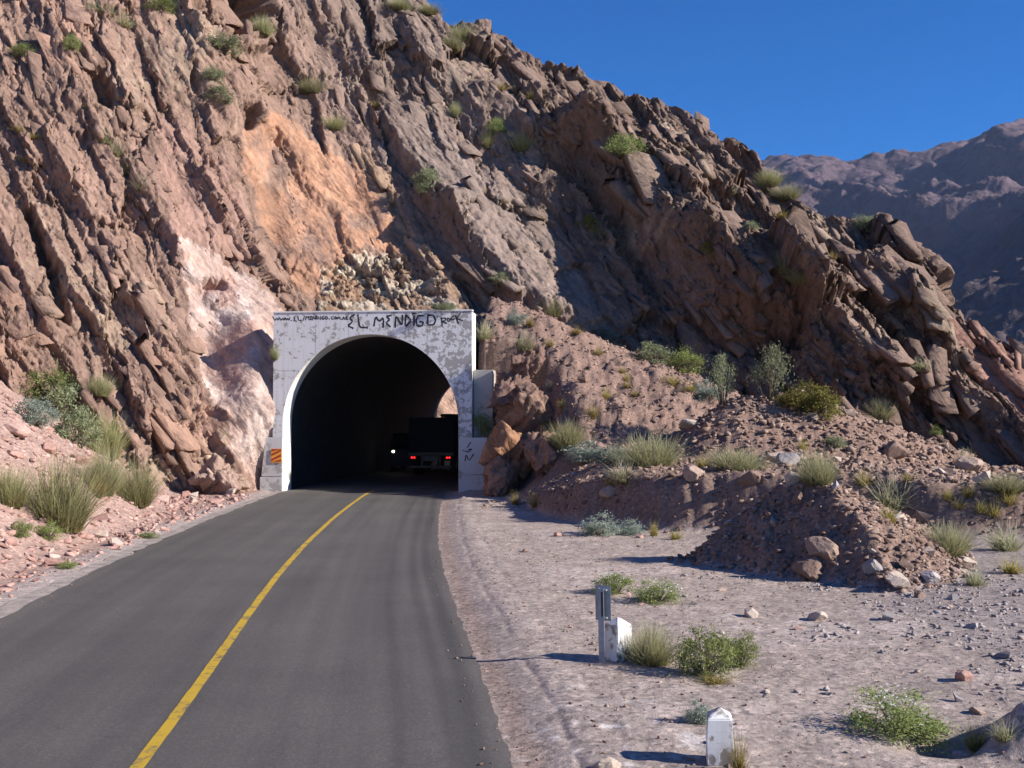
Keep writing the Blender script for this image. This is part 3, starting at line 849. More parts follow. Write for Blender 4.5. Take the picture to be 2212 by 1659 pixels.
for k in range(len(ii)):
    big = 1 + .45 * right_side[ii[k], jj[k]]
    L_ = hr.uniform(1.3, 3.0) * big; W_ = L_ * hr.uniform(.24, .45); H_ = L_ * hr.uniform(.13, .24)
    o = bpy.data.objects.new("rock_slab", slab_me[int(hr.integers(10))]); COL.objects.link(o); o.parent = hill
    p = V[ii[k], jj[k]] - nn_[k] * H_ * .34
    o.matrix_local = Matrix(((tt_[k][0] * L_, bb_[k][0] * W_, nn_[k][0] * H_, p[0]), (tt_[k][1] * L_, bb_[k][1] * W_, nn_[k][1] * H_, p[1]), (tt_[k][2] * L_, bb_[k][2] * W_, nn_[k][2] * H_, p[2]), (0, 0, 0, 1)))
    c_ = np.clip(HC[ii[k], jj[k]] * hr.uniform(.85, 1.12), .03, .8)
    o.color = (float(c_[0]), float(c_[1]), float(c_[2]), 1)
ii, jj = pick(9000); ii, jj = ii[:2300], jj[:2300]
tt_, bb_, nn_ = slab_frame(ii, jj)
L_ = (.30 * (1.5 / .30) ** (hr.random(len(ii)) ** 1.9)) * (1 + .3 * right_side[ii, jj]); W_ = L_ * hr.uniform(.2, .42, len(ii)); H_ = L_ * hr.uniform(.14, .28, len(ii))
vv_ = np.stack(BOXV)[hr.integers(10, size=len(ii))]
pv_ = (V[ii, jj] - nn_ * (H_ * .32)[:, None])[:, None, :] + vv_[..., 0:1] * (tt_ * L_[:, None])[:, None] + vv_[..., 1:2] * (bb_ * W_[:, None])[:, None] + vv_[..., 2:3] * (nn_ * H_[:, None])[:, None]
cb_ = np.repeat(np.clip(HC[ii, jj] * hr.uniform(.8, 1.18, (len(ii), 1)), .03, .8), 8, 0)
o = obj("rock_blocks", mesh_np("rock_blocks", pv_.reshape(-1, 3), (BF[None] + (np.arange(len(ii)) * 8)[:, None, None]).reshape(-1, 4), M_block, False, cb_), hill)
o["kind"] = "stuff"

# slope seen through the far mouth of the tunnel
gx, gt = np.meshgrid(np.linspace(-30, 34, 150), np.linspace(0, 1, 90))
gy = 104 + .25 * gx + gt * 26 + 3 * fbm(gx * .08, gt * 2, 3, 61); gz = -1.5 + gt * 30 + 0 * gx
dd = 1.6 * fbm(gx * .25, gt * 7, 5, 71) + .5 * fbm(gx * 1.3, gt * 30, 4, 75)
i = np.arange(gx.size).reshape(gx.shape)
q = np.stack([i[:-1, :-1], i[:-1, 1:], i[1:, 1:], i[1:, :-1]], -1).reshape(-1, 4)
cc = np.array([.36, .235, .175]) * (1 + .5 * fbm(gx * .6, gt * 14, 4, 79))[..., None]
tag(obj("rock_slope", mesh_np("rock_slope", np.stack([gx, gy - dd, gz + .5 * dd], -1).reshape(-1, 3), q, M_hill, False, np.clip(cc, .03, .8).reshape(-1, 3))),
    "sunlit tan rock slope beyond the far mouth of the tunnel", None, None, "structure")

# ------------------------------------------------------------------ far mountains
def range_sheet(name, sil, d0, d1, zb, seed, amp, cols, pxr, n=(420, 260), label="", drop=0):
    p = np.linspace(pxr[0], pxr[1], n[0]); tt = np.linspace(0, 1, n[1])
    r = np.interp(p, [a for a, _ in sil], [b_ for _, b_ in sil]) + drop
    xs, er = slopes(p, r)
    Dg = d0 + (d1 - d0) * tt[:, None] ** 1.05 * np.ones((1, n[0]))
    Zr = CAMZ + er * d1
    k = (d1 - d0) / 1000
    Xg = xs[None] * Dg
    warp = 260 * fbm(Xg / 900, Dg / 900, 3, seed + 40) * k
    rd = fbm((Xg + warp + .5 * Dg) / (520 * k), (Dg + warp) / (900 * k), 6, seed, .52, True)
    rd2 = fbm((Xg - .4 * Dg) / (120 * k), Dg / (150 * k), 5, seed + 9, .55, True)
    fade = np.sin(np.pi * np.clip(tt, 0, 1))[:, None] ** .6
    Zg = zb + (Zr[None] - zb) * tt[:, None] ** 1.15 + amp * (rd - .15) * fade * k + amp * .26 * (rd2 - .2) * (fade * .85 + .15) * k
    # far side
    Xb = Xg[-1] + 0; Yb = Dg[-1] + 700 * k; Zb = np.full(n[0], zb)
    Xg = np.vstack([Xg, Xb]); Yg = np.vstack([Dg, Yb]); Zg = np.vstack([Zg, Zb])
    rdx = np.vstack([rd, rd[-1:]]); rdy = np.vstack([rd2, rd2[-1:]])
    m = ss(-.2, .5, rdx * .6 + rdy * .5 + .5 * fbm(Xg / (200 * k), Yg / (200 * k), 4, seed + 70))
    cc = lerp(np.broadcast_to(np.array(cols[0]), Xg.shape + (3,)).copy(), np.array(cols[1]), m)
    i = np.arange(Xg.size).reshape(Xg.shape)
    q = np.stack([i[:-1, :-1], i[:-1, 1:], i[1:, 1:], i[1:, :-1]], -1).reshape(-1, 4)
    o = obj(name, mesh_np(name, np.stack([Xg, Yg, Zg], -1).reshape(-1, 3), q, M_mount, False, np.clip(cc, .02, .8).reshape(-1, 3)))
    tag(o, label, None, None, "structure")
    return o
range_sheet("mountain", [(700, 520), (1200, 430), (1500, 385), (1640, 362), (1700, 350), (1780, 353), (1880, 347), (1930, 355), (1985, 354), (2040, 332), (2080, 322), (2110, 300), (2150, 280), (2212, 262), (2400, 215), (2800, 200)],
            900, 3200, -20, 500, 85, ((.066, .048, .066), (.112, .078, .090)), (900, 2900), label="barren purple-brown mountain range beyond the spur", drop=22)
range_sheet("mountain_spur", [(1700, 905), (1900, 790), (1985, 720), (2020, 660), (2060, 600), (2110, 560), (2160, 520), (2212, 470), (2400, 330), (2800, 150)],
            520, 1250, -20, 540, 80, ((.060, .046, .054), (.095, .070, .074)), (1700, 3000), (300, 160), label="darker nearer mountain spur at the right edge")

bpy.context.view_layer.update()
DG = bpy.context.evaluated_depsgraph_get()
def hit(pxv, pyv):
    a, e = slopes(pxv, pyv)
    dr_ = Vector((a, 1, e)).normalized()
    ok, loc, nrm, *_ = S.ray_cast(DG, Vector((0, 0, CAMZ)) + dr_ * .5, dr_)
    return (loc, nrm) if ok else (None, None)
#@@PART2
# ------------------------------------------------------------------ portal
tp = bpy.data.objects.new("tunnel_portal", None); COL.objects.link(tp)
tp.location = (TX, TY, 0); tp.rotation_euler = (0, 0, -YAW)
tag(tp, "white flaking concrete tunnel portal covered in black graffiti", "tunnel portal")
XL, XR, ZT = -4.27, 4.40, 7.68
def arch(x0, x1, n=14, off=0.0):
    """points of the opening's upper edge between two local x, left to right"""
    out = []
    for k in range(n + 1):
        x = x0 + (x1 - x0) * k / n
        r = HALF + off
        out.append((x, SPRING + math.sqrt(max(0, r * r - x * x))))
    return out
def arch_angle(a0, a1, n, r):
    return [(r * math.cos(a0 + (a1 - a0) * k / n), SPRING + r * math.sin(a0 + (a1 - a0) * k / n)) for k in range(n + 1)]
# body of the head wall with the arched reveal
def headwall():
    n = 40
    inner = [(-HALF, -.4)] + arch_angle(math.pi, 0, n, HALF) + [(HALF, -.4)]
    outer = []
    for x, z in inner:
        ang = math.atan2(z - SPRING, x)
        outer.append(None)
    v = []; f = []
    xl, xr, zt = XL + .012, XR - .012, ZT - .012
    for k, (x, z) in enumerate(inner):
        if k == 0: o = (xl, -.4)
        elif k == len(inner) - 1: o = (xr, -.4)
        else:
            dx, dz = x, z - SPRING
            cand = []
            if dx < -1e-6: cand.append(xl / dx)
            if dx > 1e-6: cand.append(xr / dx)
            if dz > 1e-6: cand.append((zt - SPRING) / dz)
            s_ = min(cand); o = (dx * s_, SPRING + dz * s_)
        for y in (.032, 1.25):
            v.append((x, y, z)); v.append((o[0], y, o[1]))
    m = len(inner)
    for k in range(m - 1):
        a = k * 4; b = a + 4
        f.append((a, a + 1, b + 1, b)); f.append((a + 2, b + 2, b + 3, a + 3))
        f.append((a + 1, a + 3, b + 3, b + 1)); f.append((a, b, b + 2, a + 2))
    # square the two upper corners
    n0 = len(v)
    for cx_, sg in ((xl, -1), (xr, 1)):
        ks = [k for k in range(1, m - 1)]
        side = [v[k * 4 + 1] for k in ks if abs(v[k * 4 + 1][0] - cx_) < 1e-4]
        top = [v[k * 4 + 1] for k in ks if abs(v[k * 4 + 1][2] - zt) < 1e-4]
        pS = max(side, key=lambda p: p[2]); pT = min(top, key=lambda p: abs(p[0] - cx_))
        base = len(v)
        for y in (.032, 1.25):
            v.extend([(pS[0], y, pS[2]), (pT[0], y, pT[2]), (cx_, y, zt)])
        f.append((base, base + 2, base + 1) if sg > 0 else (base, base + 1, base + 2))
        f.append((base + 2, base + 5, base + 4, base + 1)); f.append((base, base + 3, base + 5, base + 2))
    me = bpy.data.meshes.new("wall"); me.from_pydata(v, [], f); me.materials.append(M_reveal); me.update()
    return me
obj("wall", headwall(), tp)
G = .009
joints = [XL, -2.40, -.97, 1.0, 2.47, XR]
ZLOW = 2.32
def panel(pts, bev=0.008):
    return obj("panel", MB().prism_xz(pts, 0.0, .030).mesh("panel", M_portal), tp)
for k in range(5):
    x0, x1 = joints[k] + (G if k else 0), joints[k + 1] - (G if k < 4 else 0)
    if k in (1, 2, 3):
        panel([*arch(x0, x1), (x1, ZT), (x0, ZT)])
    elif k == 0:
        zc_ = [ZLOW, 3.28, 5.18, ZT]
        for a, b_ in zip(zc_[:-1], zc_[1:]):
            a2, b2 = a + (G if a > ZLOW else 0), b_ - (G if b_ < ZT else 0)
            def xin(z): return -math.sqrt(max(0, HALF ** 2 - max(0, z - SPRING) ** 2)) if z - SPRING < HALF else 0
            zs_ = np.linspace(a2, b2, 14)
            right = [(min(x1, xin(z)), z) for z in zs_]
            if b_ == ZT:
                right = [(x, z) for x, z in right if x < x1 - 1e-3]
                za = SPRING + math.sqrt(HALF ** 2 - x1 ** 2)
                right += [(x1, za), (x1, ZT)]
            panel([(x0, a2), *right, (x0, b2)])
    else:
        zs_ = np.linspace(ZLOW, SPRING + math.sqrt(HALF ** 2 - x0 ** 2), 26)
        left = [(math.sqrt(max(0, HALF ** 2 - max(0, z - SPRING) ** 2)), z) for z in zs_]
        panel([left[0], (x1, ZLOW), (x1, ZT), (x0, ZT), *reversed(left[1:])])
# pedestals and the wing block
def block(name, x0, x1, y0, y1, z0, z1, mat, tilt=0):
    m = MB().box(x0, x1, y0, y1, z0, z1)
    if tilt: m.v = [(x + (tilt if (z > z0 and abs(x - (x0 if tilt > 0 else x1)) < 1e-6) else 0), y, z) for x, y, z in m.v]
    return obj(name, m.mesh(name, mat, .02), tp)
block("pedestal", XL - .50, -HALF - .004, -.015, 1.2, .62, ZLOW - .012, M_concrete_base, .16)
block("pedestal", XL - .56, -HALF - .004, -.022, 1.2, -.5, .605, M_concrete_base)
block("pedestal", HALF + .004, XR + .66, -.018, 1.2, .75, ZLOW - .012, M_concrete_base)
block("pedestal", HALF + .004, XR + .60, -.024, 1.2, -.5, .735, M_concrete_base)
block("wing_block", XR + .01, XR + .84, .45, 1.6, 1.2, 5.2, M_concrete)
# thin white kerb strip crowning the wall
obj("coping", MB().box(XL - .03, XR + .03, -.03, .30, ZT + .002, ZT + .07).mesh("coping", M_reveal, .012), tp)

# writing on the wall
def wall_pt(zx, zy, z0x, z0y, scale):
    px_, py_ = (z0x + zx / scale) / 1.04159, (z0y + zy / scale) / 1.04159
    a, e = slopes(px_, py_)
    # meet the front plane of the wall
    c, s_ = math.cos(YAW), math.sin(YAW)
    # (a*t - TX)*s + (t - TY)*c = 0
    t_ = (TX * s_ + TY * c) / (a * s_ + c)
    lx_, ly_ = tun_local(a * t_, t_)
    return lx_, CAMZ + e * t_
def strokes(name, lines, z0x, z0y, scale, width, y, mat):
    mb_v = []; mb_f = []
    for st in lines:
        pts = [Vector((p[0], p[1])) for p in (wall_pt(*q_, z0x, z0y, scale) for q_ in st)]
        # soften corners: Chaikin once
        if len(pts) > 2:
            closed = (pts[0] - pts[-1]).length < 1e-4
            new = [pts[0]]
            for a, b_ in zip(pts[:-1], pts[1:]):
                new += [a.lerp(b_, .15), a.lerp(b_, .85)]
            pts = new + [pts[-1]]
        n0 = len(mb_v); k = len(pts)
        for i_, p in enumerate(pts):
            tdir = (pts[min(i_ + 1, k - 1)] - pts[max(i_ - 1, 0)])
            tdir = tdir.normalized() if tdir.length > 1e-6 else Vector((1, 0))
            nrm = Vector((-tdir.y, tdir.x)) * width * (.5 + .14 * math.sin(i_ * 2.3 + n0))
            if i_ == 0: p = p - tdir * width * .3
            if i_ == k - 1: p = p + tdir * width * .3
            for yy_ in (y, y + .0025):
                for sg in (-1, 1):
                    q_ = p + nrm * sg
                    mb_v.append((q_.x, yy_, q_.y))
        for i_ in range(k - 1):
            a = n0 + i_ * 4; b_ = a + 4
            mb_f.append((a, b_, b_ + 1, a + 1)); mb_f.append((a, a + 2, b_ + 2, b_)); mb_f.append((a + 1, b_ + 1, b_ + 3, a + 3))
    me = bpy.data.meshes.new(name); me.from_pydata(mb_v, [], mb_f); me.materials.append(mat)
    return obj(name, me, tp)
BIG = [[(872, 80), (825, 112), (858, 148), (808, 190), (860, 214)], [(908, 82), (925, 205), (1003, 208)],
       [(1068, 190), (1085, 95), (1120, 150), (1165, 105), (1160, 205)], [(1240, 85), (1190, 100), (1225, 125), (1190, 165), (1230, 200)],
       [(1280, 205), (1285, 85), (1350, 195), (1352, 85)], [(1385, 82), (1378, 205), (1440, 135), (1385, 82)],
       [(1467, 90), (1467, 185)], [(1452, 70), (1484, 68)], [(1560, 90), (1505, 90), (1487, 140), (1500, 195), (1550, 190), (1558, 150), (1525, 150)],
       [(1605, 85), (1600, 180), (1660, 182), (1685, 140), (1660, 85), (1605, 85)]]
ROCK = [[(1748, 190), (1740, 110)], [(1733, 115), (1785, 113), (1775, 140), (1745, 150), (1792, 166)], [(1805, 113), (1795, 135), (1815, 147), (1832, 130), (1805, 113)],
        [(1862, 93), (1835, 108), (1840, 132), (1870, 122)], [(1880, 85), (1907, 167)], [(1927, 68), (1890, 117), (1952, 137)]]
WWW = [[(60, 100), (80, 140), (100, 112), (115, 138), (125, 108)], [(130, 110), (145, 138), (160, 112), (172, 138), (182, 110)], [(185, 110), (198, 138), (210, 112), (222, 138), (232, 105)], [(243, 137), (248, 138)],
       [(292, 95), (268, 108), (285, 118), (265, 135), (298, 145)], [(310, 92), (318, 138), (345, 136)], [(362, 138), (378, 92)], [(388, 132), (392, 92), (408, 112), (420, 92), (420, 130)],
       [(450, 95), (430, 98), (445, 110), (430, 128), (452, 130)], [(460, 132), (462, 92), (485, 130), (487, 92)], [(497, 92), (497, 130), (522, 112), (497, 92)], [(535, 92), (533, 130)],
       [(572, 92), (552, 98), (548, 125), (572, 125), (572, 112), (560, 112)], [(590, 95), (580, 115), (595, 128), (610, 112), (590, 95)], [(618, 122), (624, 123)],
       [(665, 95), (645, 105), (648, 125), (668, 122)], [(685, 98), (675, 112), (688, 125), (698, 110), (685, 98)], [(705, 125), (708, 100), (718, 118), (728, 100), (732, 125)], [(742, 124), (747, 125)],
       [(757, 127), (766, 98), (778, 127)], [(761, 116), (774, 116)], [(790, 128), (790, 98), (806, 104), (790, 114), (810, 130)]]
o = strokes("lettering", BIG, 600, 690, 4.424, .074, -.0035, M_graffiti); o["label"] = "large black sprayed capitals reading EL MENDIGO"
o = strokes("lettering", ROCK, 600, 690, 4.424, .055, -.0035, M_graffiti); o["label"] = "black sprayed word ROCK beside the large capitals"
o = strokes("lettering", WWW, 600, 690, 4.424, .042, -.0035, M_graffiti); o["label"] = "small black sprayed web address at the upper left"
o = strokes("scrawl", [[(1225, 1050), (1235, 960), (1280, 1050), (1340, 955)], [(1300, 800), (1255, 870)], [(1195, 910), (1270, 930), (1320, 890), (1265, 900)]], 840, 860, 5.926, .04, -.030, M_graffiti)
o["label"] = "faint black scrawled mark on the shaded pedestal"

# hazard plate at the left jamb
hz = bpy.data.objects.new("hazard_sign", None); COL.objects.link(hz)
hz.location = tp.matrix_basis @ Vector((-HALF - .26, -.055, 1.52)); hz.rotation_euler = (0, 0, -YAW)
tag(hz, "small amber and red diagonally striped hazard plate on the left jamb", "sign")
hw, hh = .235, .30
obj("plate", MB().box(-hw, hw, 0, .02, -hh, hh).mesh("plate", M_signyellow, .004), hz)
def clip_stripe(c0, w):
    # slanted band z = .45 x + c, clipped to the plate
    a = [(-hw + .02, .45 * (-hw) + c0), (hw - .02, .45 * hw + c0), (hw - .02, .45 * hw + c0 + w), (-hw + .02, .45 * (-hw) + c0 + w)]
    return [(x, max(-hh + .02, min(hh - .02, z))) for x, z in a]
for c0 in (-.36, -.14, .08, .28):
    p = clip_stripe(c0, .105)
    if p[3][1] - p[0][1] > .01 or p[2][1] - p[1][1] > .01:
        obj("stripe", MB().prism_xz(p, -.003, .001).mesh("stripe", M_red), hz)

# lining of the bore, with a collar at the far mouth
def lining(y0, y1, r, n=40, m=24, bump=.05):
    v = []; f = []
    prof = [(-r, -.4)] + arch_angle(math.pi, 0, n, r) + [(r, -.4)]
    for j in range(m + 1):
        y = y0 + (y1 - y0) * j / m
        for k, (x, z) in enumerate(prof):
            w_ = bump * (0 if j in (0, m) else 1) * math.sin(k * 1.7 + j * 2.1) * .5
            v.append((x * (1 + w_ / r), y, z + w_ * .5))
    k = len(prof)
    for j in range(m):
        for i_ in range(k - 1):
            a = j * k + i_
            f.append((a, a + 1, a + k + 1, a + k))
    me = bpy.data.meshes.new("lining"); me.from_pydata(v, [], f); me.materials.append(M_lining)
    for p in me.polygons: p.use_smooth = True
    return me
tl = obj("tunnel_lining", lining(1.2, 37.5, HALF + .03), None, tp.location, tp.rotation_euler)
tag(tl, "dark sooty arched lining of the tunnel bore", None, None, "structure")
fp = obj("far_portal", None, None, tp.matrix_basis @ Vector((0, 37.0, 0)), tp.rotation_euler)
tag(fp, "far concrete mouth of the tunnel seen through the dark bore", "tunnel portal")
inner = arch_angle(math.pi, 0, 30, HALF - .02); mb = MB()
for (a, b_) in zip(inner[:-1], inner[1:]):
    k_ = 1.9
    oa = (a[0] * k_, SPRING + (a[1] - SPRING) * k_); ob = (b_[0] * k_, SPRING + (b_[1] - SPRING) * k_)
    mb.prism_xz([a, b_, ob, oa], 0, .8)
for sg in (-1, 1):
    x0, x1 = sorted((sg * (HALF - .02), sg * HALF * 1.9)); mb.box(x0, x1, 0, .8, -.5, SPRING)
obj("ring", mb.mesh("ring", M_concrete), fp)

# ------------------------------------------------------------------ truck and oncoming van in the bore
M_navy = simple("dark_blue_tarpaulin", (.008, .009, .018), .8, 0, .2, 3, .2)
M_frame = simple("dusty_pale_bumper_paint", (.13, .125, .12), .6, 0, .15, 8)
M_tyre = simple("tyre_rubber", (.02, .02, .02), .9, 0, .1)
M_rim = simple("steel_rim", (.25, .25, .26), .5, .6, .1)
M_tail = simple("red_tail_lamp", (.5, .01, .01), .3, 0, 0, 5, 0, (1, .02, .02), 1.4)
M_plate = simple("dull_number_plate", (.16, .15, .14), .5, 0, .1)
M_lamp = simple("headlamp_glow", (1, .95, .85), .3, 0, 0, 5, 0, (1, .93, .78), 14)
M_dark = simple("dark_vehicle_paint", (.012, .012, .014), .6, 0, .1)
M_glass = simple("dark_windscreen_glass", (.012, .014, .016), .08, 0, .05)
def in_tunnel(name, lx_, ly_, rz=0):
    e = bpy.data.objects.new(name, None); COL.objects.link(e)
    e.location = tp.matrix_basis @ Vector((lx_, ly_, 0)); e.rotation_euler = (0, 0, -YAW + rz)
    return e
def wheel(parent, x, y, r, w, sg):
    wv = obj("wheel", None, parent, (x, y, r))
    obj("tyre", MB().tube((-w / 2, 0, 0), (w / 2, 0, 0), r, r, 22).mesh("tyre", M_tyre, .02), wv)
    obj("rim", MB().tube((sg * w * .3, 0, 0), (sg * (w / 2 + .01), 0, 0), r * .56, r * .5, 16).mesh("rim", M_rim), wv)
tk = in_tunnel("truck", .12, 14.0)
tag(tk, "dark truck seen from behind in the tunnel, red tail lamps lit", "truck")
obj("cargo_body", MB().box(-1.28, 1.28, .05, 8.2, 1.28, 3.22).mesh("cargo_body", M_navy, .05), tk)
obj("roof_load", MB().box(.35, 1.1, 1.0, 6.5, 3.23, 3.42).mesh("roof_load", M_navy, .05), tk)
obj("chassis", MB().box(-.45, -.33, .1, 9.5, .82, 1.2).box(.33, .45, .1, 9.5, .82, 1.2).mesh("chassis", M_dark), tk)
obj("rear_beam", MB().box(-1.26, 1.26, 0, .10, 1.10, 1.27).mesh("rear_beam", M_frame, .01), tk)
obj("bumper", MB().box(-1.2, 1.2, -.02, .08, .42, .53).mesh("bumper", M_frame, .01), tk)
for sx in (-.55, .45):
    obj("bumper_bracket", MB().box(sx, sx + .10, .0, .07, .535, 1.095).mesh("bumper_bracket", M_frame), tk)
obj("number_plate", MB().box(-.42, .42, -.012, .01, .80, 1.06).mesh("number_plate", M_plate), tk)
for sx in (-1.07, -.93, .90, 1.04):
    obj("tail_light", MB().tube((sx, -.01, .99), (sx, .05, .99), .052, .052, 14).mesh("tail_light", M_tail), tk)
obj("cab", MB().prism_xz([(-1.2, .5), (1.2, .5), (1.2, 2.9), (-1.2, 2.9)], 8.6, 10.4).mesh("cab", M_dark, .06), tk)
for yw in (1.5, 2.7, 9.4):
    for sg in (-1, 1): wheel(tk, sg * 1.05, yw, .5, .3, sg)
vn = in_tunnel("oncoming_van", -2.15, 17.6)
tag(vn, "oncoming dark vehicle in the tunnel showing one bright white headlamp", "van")
prof = [(0, .35), (0, 1.35), (.55, 1.55), (1.15, 2.25), (4.6, 2.3), (4.8, .35)]
mb = MB(); n_ = len(prof)
mb.v = [(-.9, y, z) for y, z in prof] + [(.9, y, z) for y, z in prof]
mb.f = [tuple(range(n_)), tuple(reversed(range(n_, 2 * n_)))] + [(i_, n_ + i_, n_ + (i_ + 1) % n_, (i_ + 1) % n_) for i_ in range(n_)]
obj("body", mb.mesh("body", M_dark, .05), vn)
mb = MB(); mb.v = [(-.8, .60, 1.62), (.8, .60, 1.62), (.74, 1.10, 2.20), (-.74, 1.10, 2.20), (-.8, .585, 1.63), (.8, .585, 1.63), (.74, 1.085, 2.21), (-.74, 1.085, 2.21)]
mb.f = [(0, 3, 2, 1), (4, 5, 6, 7), (0, 1, 5, 4), (1, 2, 6, 5), (2, 3, 7, 6), (3, 0, 4, 7)]
obj("windscreen", mb.mesh("windscreen", M_glass), vn)
obj("headlight", MB().tube((-.62, -.03, 1.22), (-.62, .02, 1.22), .06, .06, 16).mesh("headlight", M_lamp), vn)["label"] = "lit white headlamp"
obj("headlight", MB().tube((.62, -.03, 1.22), (.62, .02, 1.22), .075, .085, 16).mesh("headlight", M_glass), vn)["label"] = "unlit headlamp"
for yw in (.9, 3.8):
    for sg in (-1, 1): wheel(vn, sg * .82, yw, .34, .2, sg)

# ------------------------------------------------------------------ bollards and marker post
def gz(x, y): return float(ground_z(np.array([x]), np.array([y]))[0])
def at_ground(px_, py_):
    loc, _ = hit(px_, py_)
    return loc
def bollard(px_, py_, w, h, rz, label, seed):
    p = at_ground(px_, py_)
    r_ = random.Random(seed)
    me = bpy.data.meshes.new("bollard"); bm = bmesh.new()
    rows = [(-.25, w * 1.06), (0, w * 1.05), (h * .45, w * 1.0), (h * .84, w * .95), (h, .012)]
    ring = []
    for z, ww in rows:
        ring.append([bm.verts.new((sx * ww / 2 + r_.uniform(-.006, .006), sy * ww / 2 + r_.uniform(-.006, .006), z)) for sx, sy in ((-1, -1), (1, -1), (1, 1), (-1, 1))])
    for a, b_ in zip(ring[:-1], ring[1:]):
        for k in range(4): bm.faces.new((a[k], a[(k + 1) % 4], b_[(k + 1) % 4], b_[k]))
    bm.faces.new(ring[-1])
    bmesh.ops.bevel(bm, geom=[e for e in bm.edges if e.calc_length() > .05], offset=.008, segments=2, affect='EDGES')
    bm.to_mesh(me); bm.free(); me.materials.append(M_bollard)
    o = obj("bollard", me, None, p, (R(r_.uniform(-2, 2)), R(r_.uniform(-2, 2)), rz))
    tag(o, label, "bollard", "white roadside bollards")
    return p
pb1 = bollard(1334, 1424, .25, .52, R(38), "white pointed concrete bollard beside the grey marker post", 3)
pb2 = bollard(1556, 1645, .23, .47, R(-8), "white pointed concrete bollard at the bottom edge, grass tuft at its foot", 5)
pm = at_ground(1303, 1430)
mk = obj("marker_post", None, None, pm, (R(1), R(-.5), R(-24)))
tag(mk, "grey steel marker post with a narrow slotted plate, seen from behind", "marker post")
obj("post", MB().box(-.045, -.037, -.03, .03, -.3, .90).box(-.037, .03, -.03, -.022, -.3, .90).mesh("post", M_galv), mk)
pl = obj("plate", MB().box(-.10, .10, .032, .038, .50, .93).mesh("plate", M_galv, .002), mk)
obj("slot", MB().box(-.004, .020, -.034, .031, .56, .86).mesh("slot", M_black), mk)
for z_b in (.53, .87): obj("bracket", MB().box(-.036, .06, -.02, .031, z_b, z_b + .02).mesh("bracket", M_galv), mk)

# ------------------------------------------------------------------ stones
def hull_rock(seed, n=15, flat=.7):
    r_ = random.Random(seed)
    bm = bmesh.new()
    for _ in range(n):
        v = Vector((r_.choice((-1, 1)) * r_.uniform(.45, 1), r_.choice((-1, 1)) * r_.uniform(.35, 1), r_.choice((-1, 1)) * r_.uniform(.5, 1)))
        bm.verts.new((v.x * .5, v.y * .5 * (.62 + .3 * (seed % 3) / 2), v.z * .5 * flat + v.x * .12))
    res = bmesh.ops.convex_hull(bm, input=bm.verts[:])
    bmesh.ops.delete(bm, geom=[v for v in bm.verts if not v.link_faces], context='VERTS')
    bmesh.ops.recalc_face_normals(bm, faces=bm.faces[:])
    me = bpy.data.meshes.new("rock"); bm.to_mesh(me); bm.free()
    return me
def boulder_mesh(seed, planes=16, sub=4, flat=.8, rough=.035):
    """angular boulder: an ico sphere cut by planes and roughened"""
    r_ = np.random.default_rng(seed)
    bm = bmesh.new(); bmesh.ops.create_icosphere(bm, subdivisions=sub, radius=1)
    v = np.array([w_.co[:] for w_ in bm.verts])
    n_ = r_.normal(size=(planes, 3)); n_ /= np.linalg.norm(n_, axis=1, keepdims=True)
    hgt = r_.uniform(.55, .95, planes)
    dt = v @ n_.T
    rr = np.min(np.where(dt > .05, hgt / np.maximum(dt, .05), 9), 1).clip(.3, 1.15)
    p = v * rr[:, None]
    nz = fbm(p[:, 0] * 3 + p[:, 2] * 1.3, p[:, 1] * 3 - p[:, 2], 4, seed)
    nz2 = fbm(p[:, 0] * 9 + p[:, 2] * 5, p[:, 1] * 9 - p[:, 2] * 4, 3, seed + 5)
    p = p * (1 + rough * 2 * nz + rough * nz2)[:, None]
    p[:, 2] *= flat
    for w_, c in zip(bm.verts, p): w_.co = Vector(c * .55)
    me = bpy.data.meshes.new("boulder"); bm.to_mesh(me); bm.free()
    return me
def with_mat(me, m):
    me = me.copy(); me.materials.clear(); me.materials.append(m); return me
hulls = [hull_rock(50 + i_, 9 + i_ % 4, .42 + .13 * (i_ % 4)) for i_ in range(12)]
H = {m.name: [with_mat(h, m) for h in hulls] for m in (M_stone, M_stone_pink, M_stone_pale, M_stone_grey)}
bould = [boulder_mesh(70 + i_) for i_ in range(7)]
Bm = {m.name: [with_mat(h, m) for h in bould] for m in (M_stone, M_stone_pink, M_stone_pale, M_stone_grey)}

